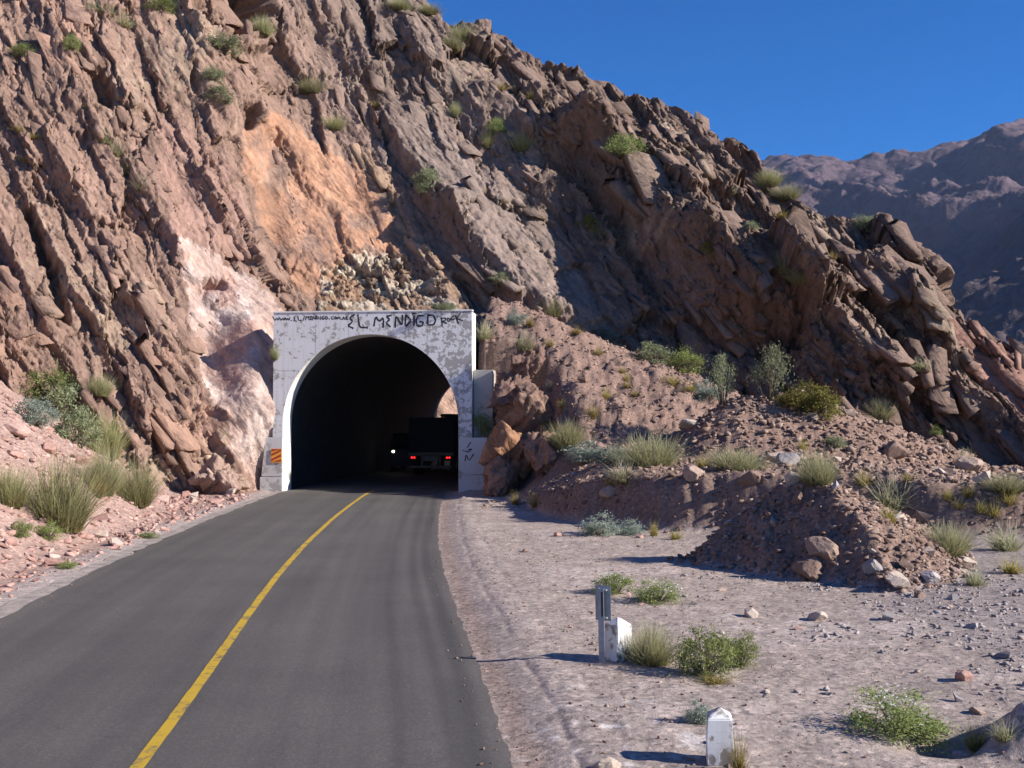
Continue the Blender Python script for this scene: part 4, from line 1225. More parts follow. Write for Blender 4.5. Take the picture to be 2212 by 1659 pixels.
def outcrop(name, px_, py_, D_, w, dpt, h, seed, col, label, planes=22, tilt=(0, 0, 0)):
    r_ = np.random.default_rng(seed)
    a, e = slopes(px_, py_)
    loc = Vector((a * D_, D_, CAMZ + e * D_))
    bm = bmesh.new(); bmesh.ops.create_icosphere(bm, subdivisions=5, radius=1)
    v = np.array([q_.co[:] for q_ in bm.verts])
    n_ = r_.normal(size=(planes, 3)); n_ /= np.linalg.norm(n_, axis=1, keepdims=True)
    hg = r_.uniform(.55, .9, planes); dt = v @ n_.T
    rr = np.min(np.where(dt > .05, hg / np.maximum(dt, .05), 9), 1).clip(.3, 1.1)
    p = v * rr[:, None] * np.array([w, dpt, h])
    for s1, A, sd in ((.9, .42, 1), (.4, .20, 2), (.17, .09, 3)):
        ox, oy, r1_, r2_, ed = vor2((p[:, 0] + .5 * p[:, 1]) / s1 + 40, (p[:, 2] * .6 + .45 * p[:, 1] - .3 * p[:, 0]) / s1 + 40, seed * 10 + sd)
        an = r1_ * 6.28
        p = p + v * (A * ((np.cos(an) * ox + np.sin(an) * oy) * 1.2 + .5 * (r2_ - .5)))[:, None]
    fcs = np.array([[q_.index for q_ in f.verts] for f in bm.faces]); bm.free()
    nz = fbm(p[:, 0] * 1.5 + p[:, 1], p[:, 2] * 1.5, 4, seed + 3)
    cc = np.array(col)[None] * (1 + .3 * nz)[:, None]
    o = obj(name, mesh_np(name, p, fcs, M_hill, False, cc), None, loc, tilt)
    tag(o, label, None, None, "structure")
    return o
OC = [(1105, 1000, 44.4, 1.05, 1.0, 1.5, 11, (.34, .185, .11), "crumbling orange-brown rock outcrop beside the portal's right pedestal", (0, .15, .3)),
      (1150, 900, 45.2, 1.15, 1.1, 1.3, 12, (.25, .16, .12), "tan broken rock outcrop standing at the foot of the scree", (0, -.3, .6)),
      (1105, 850, 46.2, .9, .9, 1.5, 17, (.20, .125, .10), "dark rock between the wing block and the scree", (0, .2, 1.4)),
      (1140, 785, 46.2, .75, .6, 1.0, 16, (.20, .125, .10), "dark pointed rock slab jutting from the top of the outcrop", (0, .5, .2)),
      (1175, 990, 42.8, 1.0, .9, 1.0, 18, (.33, .20, .14), "low brown rock shelf between outcrop and bank", (0, -.3, 2.2)),
      (1080, 1040, 43.4, .7, .8, .9, 13, (.36, .20, .13), "low orange rock shelf at the foot of the outcrop", (0, 0, .8)),
      (470, 1035, 45.2, 1.4, .9, .9, 14, (.36, .25, .20), "broken pinkish rock ledge left of the portal's foot", (0, .2, .2))]
for a in OC: outcrop("rock_outcrop", *a[:9], 24, a[9])
bpy.context.view_layer.update()
DG = bpy.context.evaluated_depsgraph_get()

def put(me, px_, py_, w, rz=None, sx=1, sz=1, sink=.3, name="rock", tiltmax=25):
    loc, nrm = hit(px_, py_)
    if loc is None: return None
    s_ = w * loc.y / FPX
    r_ = random.Random(int(px_ * 7 + py_ * 13))
    o = obj(name, me, None, loc, (R(r_.uniform(-tiltmax, tiltmax)), R(r_.uniform(-tiltmax, tiltmax)), r_.uniform(0, 6.28) if rz is None else rz), (s_ * sx, s_, s_ * sz))
    o.location.z += s_ * sz * (.5 - sink) * .7
    return o
ROCKS = [(1487, 922, 46, "pale", 0, "flat tan boulder high on the shaded flank of the spoil cone", .75), (1930, 985, 62, "brown", 1, "large brown boulder at the right foot of the spoil cone", .95),
         (2085, 1018, 64, "brown", 2, "angular boulder below the dark cliff at the right edge", .8), (1700, 1003, 52, "grey", 3, "grey boulder among the bushes on top of the bank", .8),
         (1500, 1030, 44, "brown", 4, "sharp upright rock on the bank's crest behind the first heap", 1.0), (1622, 1040, 46, "brown", 5, "broad brown rock on the bank's crest next to the grey boulder", .9), (1712, 1045, 42, "pale", 6, "pale angular rock at the bank's crest just above the heap", 1.0),
         (1312, 1068, 40, "brown", 0, "blocky rock on the bank under a small yellow tuft", 1.0), (1775, 1195, 82, "brown", 2, "big brown boulder half buried in the near heap's flank", .7),
         (1745, 1240, 60, "brown", 5, "rounded brown boulder at the shaded foot of the near heap", 1.0), (1620, 1332, 34, "pale", 1, "white-sided rock standing on the gravel of the lay-by", 1.0),
         (1765, 1338, 46, "pale", 3, "split tan rock lying on the bare earth below the near heap", .7), (1205, 1158, 18, "pink", 4, "small lone rock on the dirt near the bank's shadow", .9),
         (1655, 1497, 20, "pale", 2, "small white stone on the gravel behind the bottom bollard", .6), (2082, 1468, 36, "pink", 5, "reddish upright rock in the grey gravel at the right", 1.1),
         (1310, 1662, 66, "pale", 6, "tan rock cut off by the bottom edge left of the bollard", .6), (1133, 1192, 16, "brown", 1, "small dark stone on the dirt shoulder by the road", .7),
         (30, 935, 56, "pink", 0, "round pink boulder at the left edge among grey shrubs", .9), (185, 935, 34, "pink", 2, "square pink rock between the bushes of the left talus", .8),
         (28, 985, 44, "pink", 3, "flat pink boulder below the round one at the left edge", .6), (170, 1000, 36, "pink", 5, "pink rock just above the tall olive bush of the talus", .8), (105, 975, 40, "pink", 6, "reddish rock uphill of the tall olive bush", .8), (500, 1062, 30, "pale", 1, "long white stone near the portal's left foot", .5),
         (2010, 1255, 50, "grey", 4, "grey boulder low on the near heap's right end", .8), (2080, 1215, 46, "pale", 0, "pale rock slab on the near heap's right shoulder", .7), (1880, 1232, 40, "grey", 2, "grey pointed rock on the lit side of the near heap", 1.0),
         (1940, 1262, 60, "pale", 3, "broad tan rock at the foot of the near heap's lit side", .75), (1985, 1290, 30, "brown", 6, "dark rock at the front edge of the near heap", .8),
         (2170, 1420, 44, "grey", 1, "grey slab on the gravel slope at the right edge", .5), (2110, 1540, 36, "brown", 4, "dark stone in the gravel above the hollow", .6)]
matn = {"pale": M_stone_pale.name, "brown": M_stone.name, "pink": M_stone_pink.name, "grey": M_stone_grey.name}
for px_, py_, w, c, k, lab, sz in ROCKS:
    o = put(Bm[matn[c]][k], px_, py_, w, sz=sz)
    if o: tag(o, lab, "rock")

def area_pts(n, xr, yr, cond, rg):
    x = rg.uniform(*xr, n); y = rg.uniform(*yr, n)
    z, P = ground_z(x, y, True)
    m = cond(x, y, z, P)
    return x[m], y[m], z[m]
ZN = {"heap": ((3, 11), (17.5, 25.5), lambda x, y, z, P: P[2] > .02),
      "bank": ((0, 16), (23, 39), lambda x, y, z, P: (P[3] > .08) & (P[2] < .02) & (z < 2.1) & (P[4] < P[3])),
      "cone": ((4, 20), (34, 45), lambda x, y, z, P: (P[4] > np.maximum(P[3], P[5]))),
      "scree": ((-1, 11), (36, 52), lambda x, y, z, P: (P[5] > np.maximum(P[3], P[4])) & (P[6] > .3)),
      "foot": ((11, 24), (26, 50), lambda x, y, z, P: (P[6] > 3) & (P[4] < np.maximum(P[3], 0) + .05)),
      "edge": ((-11, .5), (8, 44), lambda x, y, z, P: (np.abs(P[6] + .02) < .30) | (np.abs(P[7] + .02) < .32)),
      "talus": ((-18, -8), (14, 44), lambda x, y, z, P: (P[7] > .5) & (z < 9)),
      "layby": ((-1, 9), (8, 30), lambda x, y, z, P: (P[6] > .7) & (P[2] < .05) & (P[3] < .05)),
      "gravel": ((2.5, 12), (8.6, 21), lambda x, y, z, P: (P[6] > 2) & (P[2] < .05))}
LBL = {"heap": ("angular loose rock lying on the near spoil heap", "loose rocks on the near heap"), "bank": ("angular loose rock on the face of the bulldozed bank", "loose rocks on the bank"),
       "cone": ("angular loose rock on the spoil cone below the cliff", "loose rocks on the spoil cone"), "scree": ("small brown rock lying on the reddish scree beside the portal", "loose rocks on the scree"),
       "foot": ("brown rock on the rough ground below the cliff at the far right", "rocks at the far right cliff foot"), "talus": ("loose pink rock on the talus slope left of the road", "loose rocks on the left talus"), "layby": ("small loose stone scattered on the bare dirt of the lay-by", "stones on the lay-by"), "gravel": ("small grey stone in the gravel patch at the right", "stones in the gravel patch")}
def loose(zone, n, smin, smax, mats, rg):
    xr, yr, cd = ZN[zone]
    x, y, z = area_pts(n * 12, xr, yr, cd, rg)
    lab, grp = LBL[zone]
    for i_ in range(min(n, len(x))):
        pxx, pyy = project(x[i_], y[i_], z[i_])
        if not (-10 < pxx < 2225 and -10 < pyy < 1670): continue
        s_ = smin * (smax / smin) ** (rg.random() ** 1.6)
        me = H[mats[int(rg.integers(len(mats)))]][int(rg.integers(len(hulls)))]
        o = obj("rock", me, None, (x[i_], y[i_], z[i_] + s_ * .14), (rg.uniform(-.5, .5), rg.uniform(-.5, .5), rg.uniform(0, 6.28)), (s_ * rg.uniform(.8, 1.4), s_, s_ * rg.uniform(.7, 1.1)))
        LOOSE.append((zone, s_, pxx, pyy, me.materials[0].name, o))
def name_loose():
    """say of each loose rock how big and what colour it is and where on its slope it lies"""
    where = {"heap": "near spoil heap", "bank": "bulldozed bank", "cone": "spoil cone below the cliff", "scree": "reddish scree beside the portal", "talus": "talus slope left of the road",
             "layby": "bare dirt of the lay-by", "gravel": "gravel patch at the right", "foot": "ground under the far right cliff"}
    hue = {B_: "brown", K_: "pink", P_: "pale", G_: "grey"}
    for zn in where:
        g = [a for a in LOOSE if a[0] == zn]
        if not g: continue
        ss_ = sorted(a[1] for a in g); xs_s = sorted(a[2] for a in g); ys_s = sorted(a[3] for a in g); n_ = len(g)
        for _, s_, px_, py_, m_, o in g:
            k = ss_.index(s_) * 3 // n_; c_ = xs_s.index(px_) * 5 // n_; r_ = ys_s.index(py_) * 4 // n_
            o["label"] = "%s %s rock lying %s and %s on the %s" % (("small", "middle-sized", "large")[k], hue[m_], ("topmost", "high", "low", "lowest")[r_], ("far left", "left", "midway", "right", "far right")[c_], where[zn])
            o["category"] = "rock"; o["group"] = LBL[zn][1]
LOOSE = []
rg = np.random.default_rng(21)
B_, K_, P_, G_ = M_stone.name, M_stone_pink.name, M_stone_pale.name, M_stone_grey.name
loose("heap", 75, .10, .34, (B_, B_, P_, G_), rg)
loose("bank", 70, .18, .55, (B_, B_, P_), rg)
loose("cone", 45, .20, .50, (B_, B_, P_), rg)
loose("scree", 30, .16, .42, (B_,), rg)
loose("talus", 120, .16, .55, (K_, K_, P_), rg)
loose("foot", 45, .2, .7, (B_, B_, P_), rg)
loose("layby", 26, .07, .16, (B_, P_, K_), rg)
loose("gravel", 30, .08, .22, (G_, B_), rg)
name_loose()

# rubble too small to tell apart
hv = []
for h in hulls:
    v = np.array([w_.co[:] for w_ in h.vertices]); f = np.array([list(p.vertices) for p in h.polygons if len(p.vertices) == 3])
    hv.append((v, f))
def rubble(name, zone, n, smin, smax, mat, label, rg, power=2.0, extra=None, lift=None):
    xr, yr, cd = ZN[zone]
    x, y, z = area_pts(int(n * 4), xr, yr, cd, rg)
    k = min(n, len(x)); x, y, z = x[:k], y[:k], z[:k]
    if extra is not None:
        m = extra(x, y); x, y, z = x[m], y[m], z[m]; k = len(x)
    if lift is not None: z = np.maximum(z, lift)
    Vs = []; Fs = []; Rn = []; off = 0
    sz = smin * (smax / smin) ** (rg.random(k) ** power)
    kind = rg.integers(len(hv), size=k)
    for j, (v, f) in enumerate(hv):
        m = np.where(kind == j)[0]
        if not len(m): continue
        a = rg.uniform(0, 6.28, len(m)); tb = rg.uniform(-.6, .6, len(m))
        ca, sa, cb, sb = np.cos(a), np.sin(a), np.cos(tb), np.sin(tb)
        sc_ = sz[m][:, None] * rg.uniform(.7, 1.3, (len(m), 3)) * np.array([1.15, 1, .8])
        p = v[None] * sc_[:, None, :]
        py2 = p[..., 1] * cb[:, None] - p[..., 2] * sb[:, None]; pz2 = p[..., 1] * sb[:, None] + p[..., 2] * cb[:, None]
        px2 = p[..., 0] * ca[:, None] - py2 * sa[:, None]; py3 = p[..., 0] * sa[:, None] + py2 * ca[:, None]
        pts = np.stack([px2 + x[m][:, None], py3 + y[m][:, None], pz2 + z[m][:, None] + .12 * sz[m][:, None]], -1)
        nv = len(v)
        Fs.append((f[None] + (np.arange(len(m)) * nv)[:, None, None] + off).reshape(-1, 3))
        Vs.append(pts.reshape(-1, 3)); Rn.append(np.repeat(rg.random(len(m)), nv)); off += nv * len(m)
    me = mesh_np(name, np.concatenate(Vs), np.concatenate(Fs), mat)
    at = me.attributes.new("rnd", 'FLOAT', 'POINT'); at.data.foreach_set("value", np.concatenate(Rn).astype(np.float32))
    o = obj(name, me)
    tag(o, label, None, None, "stuff")
    return o
rubble("rubble", "heap", 5200, .025, .17, M_stone, "small broken rock covering the near heap", rg)
rubble("rubble", "bank", 4200, .04, .24, M_stone, "small broken rock covering the bulldozed bank", rg)
rubble("rubble", "cone", 3600, .06, .30, M_stone, "small broken rock covering the spoil cone", rg)
rubble("rubble", "scree", 3600, .03, .20, M_stone, "fine brown stones strewn over the scree", rg)
rubble("rubble", "talus", 6000, .03, .26, M_stone_pink, "small pink stones of the left talus", rg, 1.7)
rubble("rubble", "foot", 4200, .05, .30, M_stone, "broken rock strewn below the cliff at the far right", rg)
rubble("gravel", "layby", 4200, .010, .055, M_stone, "pebbles on the dirt of the lay-by", rg)
rubble("gravel", "gravel", 9000, .016, .10, M_stone_grey, "grey gravel at the right of the lay-by", rg, 2.0, lambda x, y: fbm(x * .5 + 9, y * .5, 3, 41) + .55 * ss(4.0, 7.0, x) > .22)
rubble("gravel", "edge", 2600, .008, .035, M_stone, "grit along the crumbling edges of the asphalt", rg, 2.0, None, .006)

# ------------------------------------------------------------------ plants
def leaf_mat(name, stops, rough=.75):
    """stops: colours from foot to tip, read from the mesh's own tone attribute"""
    m, nt, b = mat_new(name)
    at = N(nt, "ShaderNodeAttribute", attribute_name="tone")
    oi = N(nt, "ShaderNodeObjectInfo")
    r = ramp(nt, at.outputs["Fac"], stops)
    hs = N(nt, "ShaderNodeHueSaturation")
    mr = N(nt, "ShaderNodeMapRange"); mr.inputs["To Min"].default_value = .80; mr.inputs["To Max"].default_value = 1.2
    nt.links.new(oi.outputs["Random"], mr.inputs["Value"]); nt.links.new(mr.outputs[0], hs.inputs["Value"])
    mr2 = N(nt, "ShaderNodeMapRange"); mr2.inputs["To Min"].default_value = .49; mr2.inputs["To Max"].default_value = .51
    nt.links.new(oi.outputs["Random"], mr2.inputs["Value"]); nt.links.new(mr2.outputs[0], hs.inputs["Hue"])
    nt.links.new(r.outputs[0], hs.inputs["Color"])
    nt.links.new(hs.outputs[0], b.inputs["Base Color"])
    b.inputs["Roughness"].default_value = rough
    b.inputs["Specular IOR Level"].default_value = .2
    tr = N(nt, "ShaderNodeBsdfTranslucent"); nt.links.new(hs.outputs[0], tr.inputs[0])
    mx = N(nt, "ShaderNodeMixShader"); mx.inputs[0].default_value = .42
    out = nt.nodes["Material Output"]
    nt.links.new(b.outputs[0], mx.inputs[1]); nt.links.new(tr.outputs[0], mx.inputs[2]); nt.links.new(mx.outputs[0], out.inputs[0])
    return m
L_yellow = leaf_mat("yellow_grass", [(0, (.27, .18, .06)), (.5, (.33, .27, .08)), (1, (.42, .37, .15))])
L_pale = leaf_mat("pale_grass", [(0, (.28, .24, .12)), (.5, (.36, .35, .20)), (1, (.50, .48, .34))])
L_olive = leaf_mat("olive_shoots", [(0, (.24, .21, .09)), (.5, (.33, .325, .14)), (1, (.47, .47, .25))])
L_green = leaf_mat("green_leaves", [(0, (.13, .145, .04)), (.5, (.235, .285, .09)), (1, (.42, .46, .19))])
L_gg = leaf_mat("grey_green_leaves", [(0, (.15, .16, .085)), (.5, (.25, .28, .155)), (1, (.38, .40, .25))])
L_fg = leaf_mat("gold_green_shoots", [(0, (.24, .22, .10)), (.5, (.34, .335, .165)), (1, (.50, .49, .29))])
L_sage = leaf_mat("sage_leaves", [(0, (.20, .22, .17)), (.5, (.29, .34, .28)), (1, (.40, .45, .38))])
L_yg = leaf_mat("yellow_green_leaves", [(0, (.12, .11, .03)), (.5, (.21, .20, .05)), (1, (.33, .30, .07))])
L_stem = leaf_mat("dry_stems", [(0, (.16, .12, .085)), (1, (.30, .25, .19))])
L_flower = leaf_mat("white_blossoms", [(0, (.6, .6, .55)), (1, (.78, .78, .72))])

def with_tone(name, V, F, T, mat):
    me = mesh_np(name, V, F, mat)
    a = me.attributes.new("tone", 'FLOAT', 'POINT'); a.data.foreach_set("value", np.asarray(T, np.float32))
    return me
def blades(name, n, mat, rg, spread=.9, width=.02, base_r=.12, curve=.35, hmin=.5, tone_j=.25, segs=3, upright=1.0):
    """a clump of curved tapering blades, about 1 unit high and wide"""
    az = rg.uniform(0, 6.283, n); br = base_r * np.sqrt(rg.random(n)); ba = rg.uniform(0, 6.283, n)
    lean = spread * rg.random(n) ** .7
    ln = rg.uniform(hmin, 1.0, n) * (1 - .25 * lean)
    bx, by = br * np.cos(ba), br * np.sin(ba)
    V = []; T = []
    tj = rg.uniform(-tone_j, tone_j, n)
    wa = rg.uniform(0, 6.283, n)
    for k in range(segs + 1):
        s_ = k / segs
        ang = lean * (.55 + curve * s_ * 1.6)
        r_ = ln * s_ * np.sin(ang); h_ = ln * s_ * np.cos(ang) * upright
        x = bx + r_ * np.cos(az); y = by + r_ * np.sin(az); z = h_ - .03
        w = width * (1 - .85 * s_) * .5
        V.append(np.stack([x - w * np.cos(wa), y - w * np.sin(wa), z], -1)); V.append(np.stack([x + w * np.cos(wa), y + w * np.sin(wa), z], -1))
        T.append(np.clip(s_ + tj, 0, 1)); T.append(np.clip(s_ + tj, 0, 1))
    V = np.stack(V, 1).reshape(-1, 3); T = np.stack(T, 1).ravel()
    b_ = np.arange(n)[:, None] * (2 * segs + 2)
    F = np.concatenate([b_ + np.array([2 * k, 2 * k + 1, 2 * k + 3, 2 * k + 2]) for k in range(segs)])
    return with_tone(name, V, F, T, mat)
def leaf_cloud(name, n, mat, rg, size=.05, clumps=26, dome=.5, elong=1.6, low=.05, spike=0.0):
    """small leaf faces gathered in clumps through an uneven dome"""
    ca = rg.uniform(0, 6.283, clumps); cr = dome * np.sqrt(rg.random(clumps)); cz = low + (.95 - low) * rg.random(clumps) ** .8 * np.sqrt(np.clip(1 - (cr / (dome * 1.12)) ** 2, .05, 1))
    cc = np.stack([cr * np.cos(ca), cr * np.sin(ca), cz], -1)
    k = rg.integers(clumps, size=n)
    rad = rg.uniform(.07, .17, clumps)
    p = cc[k] + rg.normal(size=(n, 3)) * rad[k][:, None] * np.array([.75, .75, .6 + spike])
    p[:, 2] = np.maximum(p[:, 2], .0)
    d1 = rg.normal(size=(n, 3)); d1[:, 2] += .6; d1 /= np.linalg.norm(d1, axis=1, keepdims=True)
    d2 = np.cross(d1, rg.normal(size=(n, 3))); d2 /= np.linalg.norm(d2, axis=1, keepdims=True) + 1e-9
    s_ = size * rg.uniform(.6, 1.3, n)[:, None]
    a = d1 * s_ * elong * .5; c = d2 * s_ * .32
    V = np.stack([p - a, p + c, p + a, p - c], 1).reshape(-1, 3)
    tn = np.clip(.5 + .22 * rg.normal(size=n) + .25 * (rg.random(clumps)[k] - .5), 0, 1)
    T = np.repeat(tn, 4)
    F = np.arange(n * 4).reshape(-1, 4)
    return with_tone(name, V, F, T, mat), cc
def stems_mesh(name, tips, rg, r=.012, mat=None):
    mb = MB(); T = []
    for t_ in tips:
        t_ = np.asarray(t_, float)
        b_ = np.array([t_[0] * .12, t_[1] * .12, -.05]); m_ = (b_ + t_) * .5 + np.array([0, 0, .08])
        mb.tube(tuple(b_), tuple(m_), r, r * .7, 5, False); mb.tube(tuple(m_), tuple(t_), r * .7, r * .25, 5, False)
        T += [0] * 5 + [.5] * 10 + [1] * 5
    me = bpy.data.meshes.new(name); me.from_pydata(mb.v, [], mb.f); me.materials.append(mat or L_stem)
    a = me.attributes.new("tone", 'FLOAT', 'POINT'); a.data.foreach_set("value", np.array(T, np.float32))
    return me
pr = np.random.default_rng(99)
KINDS_ = {}
def reg(kind, parts): KINDS_.setdefault(kind, []).append(parts)
for v_ in range(4):
    reg("tuft", [("grass_tuft", blades("grass_tuft", 170, L_yellow, pr, 1.0, .030, .16, .5, .45))])
    reg("paletuft", [("grass_tuft", blades("grass_tuft", 240, L_pale, pr, 1.05, .024, .2, .5, .45))])
for v_ in range(3):
    f = blades("foliage", 1500, L_olive, pr, 1.35, .011, .24, .12, .40, .35)
    reg("feather", [("foliage", f), ("stems", blades("stems", 60, L_stem, pr, 1.0, .02, .15, .1, .4, .2, 2))])
    f = blades("foliage", 1500, L_fg, pr, 1.35, .011, .24, .12, .40, .35)
    reg("greyfeather", [("foliage", f), ("stems", blades("stems", 60, L_stem, pr, 1.0, .02, .15, .1, .4, .2, 2))])
    for kd, mt, n_, sz_, cl in (("leafy", L_green, 3600, .034, 50), ("greyleafy", L_gg, 3400, .040, 34), ("sage", L_sage, 3200, .040, 38), ("yleafy", L_yg, 2600, .045, 30)):
        f, cc = leaf_cloud("foliage", n_, mt, pr, sz_, cl, .46, 1.9 if kd != "sage" else 2.4)
        reg(kd, [("foliage", f), ("stems", stems_mesh("stems", cc, pr))])
    f, cc = leaf_cloud("foliage", 4800, L_green, pr, .030, 46, .46, 1.9)
    tipf, _ = leaf_cloud("blossoms", 160, L_flower, pr, .05, 36, .46, 1.1, .35)
    reg("flower", [("foliage", f), ("blossoms", tipf), ("stems", stems_mesh("stems", cc, pr))])
    # straggly grey tree: bare stems with open foliage
    f, cc = leaf_cloud("crown", 1500, L_gg, pr, .034, 22, .40, 2.0, .30)
    reg("straggly", [("crown", f), ("trunk", stems_mesh("trunk", cc, pr, .018))])

GRP = {"tuft": "yellow grass tufts", "paletuft": "pale grass tufts", "feather": "feathery olive shrubs", "greyfeather": "feathery grey-green shrubs", "leafy": "leafy green bushes", "greyleafy": "grey-green bushes",
       "sage": "silvery sage bushes", "yleafy": "yellow-green bushes", "flower": "white-flecked green bushes", "straggly": "straggly small trees"}
NAME = {"tuft": "grass_tuft", "paletuft": "grass_tuft", "feather": "feathery_shrub", "greyfeather": "feathery_shrub", "leafy": "green_bush", "greyleafy": "grey_bush", "sage": "sage_bush", "yleafy": "yellow_bush", "flower": "flowering_bush", "straggly": "straggly_tree"}
CATG = {"tuft": "grass tuft", "paletuft": "grass tuft", "straggly": "tree"}
prr = random.Random(5)
def plant(kind, px_, py_, w, h, label, group=None, sink=.0):
    loc, nrm = hit(px_, py_)
    if loc is None or loc.y > 200: return
    s_ = loc.y / FPX
    var = KINDS_[kind][prr.randrange(len(KINDS_[kind]))]
    sk = 1.3 if py_ > 880 else 1.12
    sx, sz = w * s_ * sk, h * s_ * sk * .94
    rot = (R(prr.uniform(-6, 6)), R(prr.uniform(-6, 6)), prr.uniform(0, 6.28))
    lo = loc + Vector((0, .12 * sx, -.04 * sz - sink))
    if len(var) == 1:
        o = obj(NAME[kind], var[0][1], None, lo, rot, (sx, sx, sz))
    else:
        o = obj(NAME[kind], None, None, lo, rot, (sx, sx, sz))
        for nm, me in var: obj(nm, me, o)
    tag(o, label, CATG.get(kind, "shrub"), group or GRP[kind])
    return o
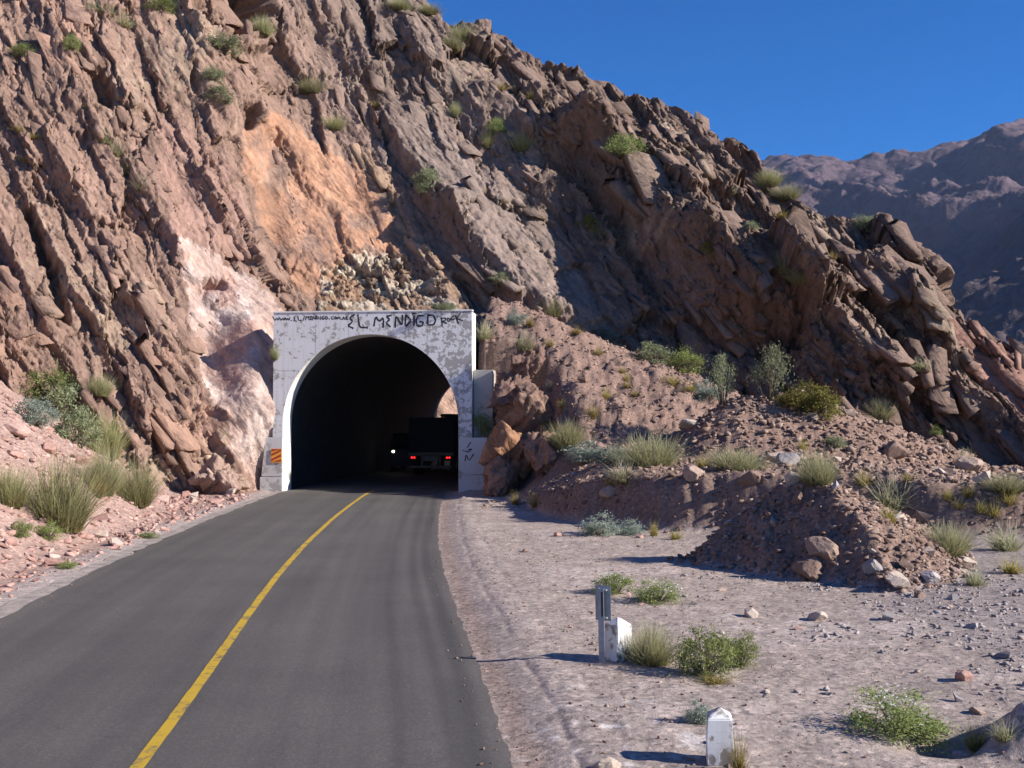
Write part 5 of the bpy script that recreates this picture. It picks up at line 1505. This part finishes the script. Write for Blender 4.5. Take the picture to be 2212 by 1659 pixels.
PL = [
 # left talus
 ("feather", 118, 1135, 150, 165, "tall olive feathery shrub low on the left talus"), ("feather", 12, 1090, 95, 95, "olive feathery shrub cut by the left edge of the talus"),
 ("greyfeather", 212, 1062, 85, 110, "green feathery shrub in the middle of the talus bush row"), ("tuft", 208, 1072, 50, 60, "yellow grass at the foot of the talus bush row"), ("feather", 285, 1088, 105, 105, "lowest yellowish shrub of the talus row by the rock wall"),
 ("leafy", 95, 868, 95, 90, "green bush highest on the left talus"), ("greyleafy", 140, 905, 80, 80, "grey-green bush just below the highest talus bush"), ("sage", 72, 918, 72, 52, "silvery bush above the round pink boulder"),
 ("greyleafy", 165, 962, 75, 75, "dull green bush between pink rocks on the talus"), ("feather", 222, 985, 85, 105, "olive shrub beside the rock wall on the talus"), ("greyfeather", 212, 852, 62, 58, "grey shrub rooted in the crack above the talus"),
 ("leafy", 44, 1160, 34, 34, "tiny green plant left of the road, farther from the tunnel"), ("leafy", 100, 1165, 46, 34, "tiny green plant under the tall olive shrub"), ("leafy", 141, 1228, 34, 15, "flat green weed on the left road shoulder"), ("leafy", 318, 1163, 34, 12, "flat green weed farther along the left shoulder"),
 # beside the portal
 ("leafy", 1040, 940, 44, 60, "bright green bush on the portal's right pedestal"), ("greyfeather", 594, 775, 26, 44, "wispy plant hanging at the portal's left edge"),
 ("paletuft", 1045, 732, 62, 56, "dry blond tuft against the portal's upper right edge"),
 # scree
 ("tuft", 1247, 722, 36, 28, "yellow tuft casting a shadow near the top of the scree"), ("sage", 1312, 738, 42, 34, "pale sage bush at the cliff edge of the scree"), ("tuft", 1293, 768, 36, 28, "round yellow tuft in the upper middle of the scree"), ("tuft", 1188, 750, 28, 28, "yellow tuft left of the upper scree"),
 ("paletuft", 1135, 755, 66, 56, "broad pale clump above the dark rock slab"), ("greyfeather", 1190, 680, 70, 50, "grey shrub at the head of the scree under the slabs"), ("tuft", 1146, 706, 34, 34, "yellow tuft above the broad pale clump"), ("sage", 1115, 700, 34, 34, "pale bush right of the blond tuft"),
 ("tuft", 1345, 806, 24, 24, "topmost of the tufts lined up down the scree"), ("tuft", 1353, 824, 28, 26, "second tuft in the line down the scree"), ("tuft", 1356, 838, 28, 24, "third tuft in the line down the scree"), ("tuft", 1372, 856, 28, 22, "lowest tuft in the line down the scree"),
 ("tuft", 1309, 862, 34, 34, "yellow tuft left of the tuft line on the scree"), ("tuft", 1280, 905, 42, 40, "large yellow tuft low on the scree"), ("tuft", 1216, 882, 26, 26, "yellow tuft beside the outcrop"), ("tuft", 1173, 918, 26, 24, "yellow tuft on the outcrop's ledge"), ("paletuft", 1190, 845, 24, 30, "thin pale tuft above the outcrop's ledge"),
 # top of the bank
 ("feather", 1230, 968, 84, 66, "olive shrub between the outcrop and the sage bushes"), ("sage", 1275, 998, 74, 40, "sage bush on the bank nearest the outcrop"), ("sage", 1325, 1004, 64, 40, "sage bush on the bank beside the big round shrub"), ("greyfeather", 1408, 1008, 135, 78, "big round green-gold shrub on top of the bank"),
 ("paletuft", 1352, 1042, 84, 54, "pale grass hanging over the bank's crest"), ("tuft", 1318, 1058, 28, 36, "yellow tuft on the bank's crest left of a blocky rock"), ("tuft", 1520, 1010, 42, 34, "yellow tuft right of the big round shrub"), ("greyfeather", 1598, 1018, 125, 58, "wide low green shrub at the foot of the spoil cone"), ("greyfeather", 1770, 1042, 86, 74, "green shrub right of the grey boulder"),
 ("tuft", 1868, 1050, 44, 44, "yellow tuft left of the pale grass mound"), ("paletuft", 1930, 1100, 110, 88, "pale green grass mound on the bank's right half"), ("tuft", 1925, 1128, 46, 40, "yellow grass below the pale grass mound"), ("tuft", 1962, 1040, 30, 26, "small yellow tuft behind the pale grass mound"),
 ("tuft", 2048, 1082, 34, 36, "yellow tuft left in the far right cluster"), ("tuft", 2074, 1100, 36, 30, "low yellow tuft in the far right cluster"), ("tuft", 2094, 1075, 36, 32, "upper yellow tuft in the far right cluster"), ("tuft", 2121, 1108, 38, 36, "middle yellow tuft in the far right cluster"), ("tuft", 2150, 1118, 40, 44, "right yellow tuft in the far right cluster"), ("tuft", 2180, 1090, 46, 50, "yellow tuft at the edge of the far right cluster"),
 ("paletuft", 2093, 1008, 42, 44, "pale spiky grass behind the angular boulder"), ("greyfeather", 2180, 1062, 95, 44, "green grass strip at the right edge below the cliff"), ("greyfeather", 2050, 1195, 110, 72, "green shrub behind the near heap's right shoulder"), ("paletuft", 2110, 1265, 54, 46, "spiky pale rosette at the near heap's right end"), ("paletuft", 2180, 1190, 90, 70, "blond grass clump at the right edge"), ("tuft", 2190, 1240, 60, 46, "yellow grass under the blond clump at the right edge"),
 ("tuft", 1735, 975, 26, 34, "thin yellow tuft on the spoil cone's foot"), ("greyleafy", 1807, 968, 34, 28, "small grey bush on the spoil cone's right foot"),
 ("tuft", 1113, 1090, 26, 34, "yellow-green tuft left at the bank's dark foot"), ("tuft", 1158, 1094, 36, 32, "yellow-green tuft right at the bank's dark foot"),
 ("sage", 1300, 1156, 66, 40, "sage bush on the dirt at the foot of the bank"), ("sage", 1352, 1156, 56, 28, "smaller sage bush next to the one at the bank's foot"), ("tuft", 1414, 1158, 26, 36, "thin tuft at the foot of the bank"), ("tuft", 1460, 1166, 34, 28, "low tuft at the foot of the bank near the heap"),
 # base of the cliff
 ("greyleafy", 1412, 788, 70, 52, "green bush at the cliff foot left of its twin"), ("leafy", 1478, 806, 78, 58, "larger green bush at the cliff foot"), ("tuft", 1450, 832, 60, 36, "yellow grass below the cliff-foot bushes"), ("straggly", 1562, 880, 56, 118, "thin straggly tree in front of the dark cliff"), ("straggly", 1660, 868, 74, 125, "tall grey-green straggly tree in front of the dark cliff"),
 ("yleafy", 1735, 892, 76, 62, "yellow-green bush behind the spoil cone"), ("yleafy", 1785, 905, 66, 60, "yellow-green bush right of its twin behind the spoil cone"), ("sage", 1530, 862, 66, 42, "sage bush along the scree's lower right edge"), ("tuft", 1490, 845, 44, 30, "yellow grass along the scree's right edge"),
 # lay-by
 ("leafy", 1525, 1462, 98, 98, "tall bright green bush behind the grey post's bollard"), ("leafy", 1602, 1440, 56, 66, "rounded green lump on the right of the tall bush"), ("greyfeather", 1408, 1436, 105, 96, "light stemmy green shrub touching the bollard"), ("tuft", 1418, 1440, 56, 46, "straw-coloured grass under the stemmy shrub"), ("tuft", 1545, 1478, 74, 22, "flattened straw at the foot of the tall green bush"),
 ("flower", 1328, 1284, 66, 44, "small green bush nearest the road in the lay-by"), ("flower", 1420, 1302, 76, 46, "small whitish bush right of the one nearest the road"), ("sage", 1512, 1562, 44, 42, "tiny silvery bush left of the bottom bollard"), ("tuft", 1598, 1668, 46, 90, "yellow-green tuft at the bottom bollard's foot"),
 ("flower", 1945, 1590, 150, 84, "white-flecked green bush at the lower right"), ("tuft", 2112, 1620, 66, 62, "yellow tuft on the lip of the dark hollow"), ("paletuft", 2172, 1600, 60, 50, "pale tuft right of the dark hollow"),
 # upper left cliff
 ("leafy", 50, 122, 50, 32, "round green bush high on the left cliff"), ("leafy", 152, 108, 34, 38, "green bush in the crack right of the round one"), ("paletuft", 215, 30, 90, 40, "pale grass patch at the top edge of the left cliff"), ("paletuft", 262, 55, 60, 34, "pale grass below the top edge patch"),
 ("paletuft", 225, 305, 50, 50, "topmost of the pale grasses down the left ledge"), ("paletuft", 250, 335, 56, 50, "second of the pale grasses down the left ledge"), ("paletuft", 278, 372, 56, 50, "third of the pale grasses down the left ledge"), ("paletuft", 305, 410, 56, 50, "lowest of the pale grasses down the left ledge"),
 ("tuft", 190, 235, 30, 22, "yellow tuft under the dark block of the left cliff"), ("tuft", 40, 285, 44, 26, "yellow tuft at the left edge of the upper ledge"), ("tuft", 75, 300, 40, 22, "yellow tuft right of the ledge's edge tuft"), ("tuft", 50, 350, 36, 24, "yellow tuft lower on the left ledge"),
 ("greyleafy", 480, 112, 76, 48, "grey-green bush right of the pale grass at the top"), ("leafy", 345, 22, 56, 34, "green bush at the top edge, left of the dark notch"), ("greyfeather", 565, 70, 56, 50, "grey shrub beside the dark notch at the top"), ("greyleafy", 470, 225, 60, 44, "dull bush above the orange slab's shoulder"), ("greyleafy", 455, 175, 46, 40, "dull bush under the grey-green one"),
 ("greyfeather", 672, 200, 76, 44, "grey shrub above the orange slab"), ("greyfeather", 722, 278, 62, 40, "grey shrub at the orange slab's upper right edge"), ("greyleafy", 922, 412, 50, 58, "dark grey shrub in the gully right of the orange slab"), ("tuft", 810, 235, 60, 30, "yellow grass left of the mid slab's top"),
 # crest and middle
 ("greyfeather", 862, 18, 66, 34, "shrub at the very top of the crest"), ("feather", 925, 32, 66, 34, "olive shrub on the crest near the top"), ("greyfeather", 955, 28, 30, 30, "small shrub where the crest meets the sky"), ("greyfeather", 1005, 88, 86, 52, "large olive shrub just under the crest"), ("feather", 975, 105, 60, 40, "olive shrub left below the large crest shrub"),
 ("greyleafy", 1160, 108, 30, 22, "small bush on the skyline below the upper knob"), ("paletuft", 1290, 152, 34, 18, "pale tuft on the skyline"), ("feather", 1312, 170, 60, 40, "olive shrub on the skyline left of the tall one"), ("greyleafy", 1398, 196, 56, 56, "tall dark bush on the skyline"), ("greyfeather", 1435, 215, 46, 44, "grey shrub right of the tall skyline bush"), ("paletuft", 1355, 190, 50, 26, "pale grass between the skyline bushes"),
 ("greyfeather", 985, 250, 30, 40, "small grey-green shrub high in the middle slabs"), ("leafy", 1072, 290, 36, 40, "green bush left of the olive one over the big shadow"), ("feather", 1052, 318, 40, 48, "olive shrub below the green bush over the big shadow"), ("feather", 1125, 325, 66, 56, "olive shrub hanging over the big shadow"), ("leafy", 1350, 332, 76, 48, "green bush on the ledge over the second shadow"), ("straggly", 1315, 305, 44, 60, "thin bare shrub left of the ledge bush"),
 ("tuft", 1080, 195, 50, 30, "yellow grass on the shelf below the crest"), ("tuft", 1150, 215, 50, 30, "yellow grass right on the shelf below the crest"), ("tuft", 1090, 440, 30, 20, "small tuft on the middle slabs"), ("yleafy", 1268, 500, 44, 38, "yellow-green bush at the lower end of the slabs"), ("straggly", 1300, 528, 56, 54, "grey bare shrub beside the yellow-green slab bush"),
 ("greyleafy", 1080, 612, 38, 26, "grey-green bush at the foot of the slabs"), ("tuft", 1122, 634, 30, 18, "yellow tuft right of the slab-foot bush"), ("greyleafy", 960, 670, 44, 18, "low bush on top of the portal wall's right end"),
 ("feather", 1665, 400, 66, 50, "olive shrub on the skyline shoulder"), ("greyfeather", 1702, 428, 76, 44, "grey shrub right on the skyline shoulder"), ("greyfeather", 1645, 412, 44, 30, "small grey shrub left on the skyline shoulder"), ("feather", 1768, 442, 50, 26, "olive tuft along the descending skyline"), ("feather", 1795, 462, 66, 34, "olive shrub along the descending skyline"), ("greyleafy", 1868, 500, 44, 44, "dark bush under the skyline's grey end"),
 ("greyleafy", 1622, 500, 30, 26, "small dark bush on the lit slab of the right cliff"), ("greyfeather", 1700, 585, 56, 60, "grey shrub in the gully of the right cliff"), ("feather", 1735, 612, 80, 50, "wide olive shrub above the big dark slab face"), ("tuft", 1690, 470, 34, 26, "yellow tuft below the skyline shoulder"), ("yleafy", 1530, 545, 26, 26, "small yellow bush on the right cliff"), ("tuft", 1540, 556, 34, 20, "yellow tuft under the small yellow bush"), ("tuft", 1800, 560, 40, 26, "dry tuft on the ledge of the right cliff"), ("paletuft", 1580, 420, 44, 24, "pale tuft under the right knob"), ("leafy", 2022, 940, 22, 20, "small green plant on the dark lower right face"), ("greyfeather", 1905, 905, 60, 50, "grey shrub in the lower right gully"), ("paletuft", 1990, 800, 60, 40, "pale grass under the red slab")]
for p in PL:
    plant(*p)
# ------------------------------------------------------------------ valley haze
hm = bpy.data.materials.new("valley_haze"); hm.use_nodes = True
nt = hm.node_tree; nt.nodes.clear()
out = nt.nodes.new("ShaderNodeOutputMaterial"); pv = nt.nodes.new("ShaderNodeVolumePrincipled")
pv.inputs["Color"].default_value = (.55, .68, 1.0, 1); pv.inputs["Density"].default_value = 4.0e-5; pv.inputs["Anisotropy"].default_value = 0.0
nt.links.new(pv.outputs[0], out.inputs["Volume"])
hz_o = obj("haze", MB().box(-9500, 9500, -600, 9300, -40, 900).mesh("haze", hm))
tag(hz_o, "faint blue valley haze", None, None, "stuff")
bpy.context.view_layer.update()
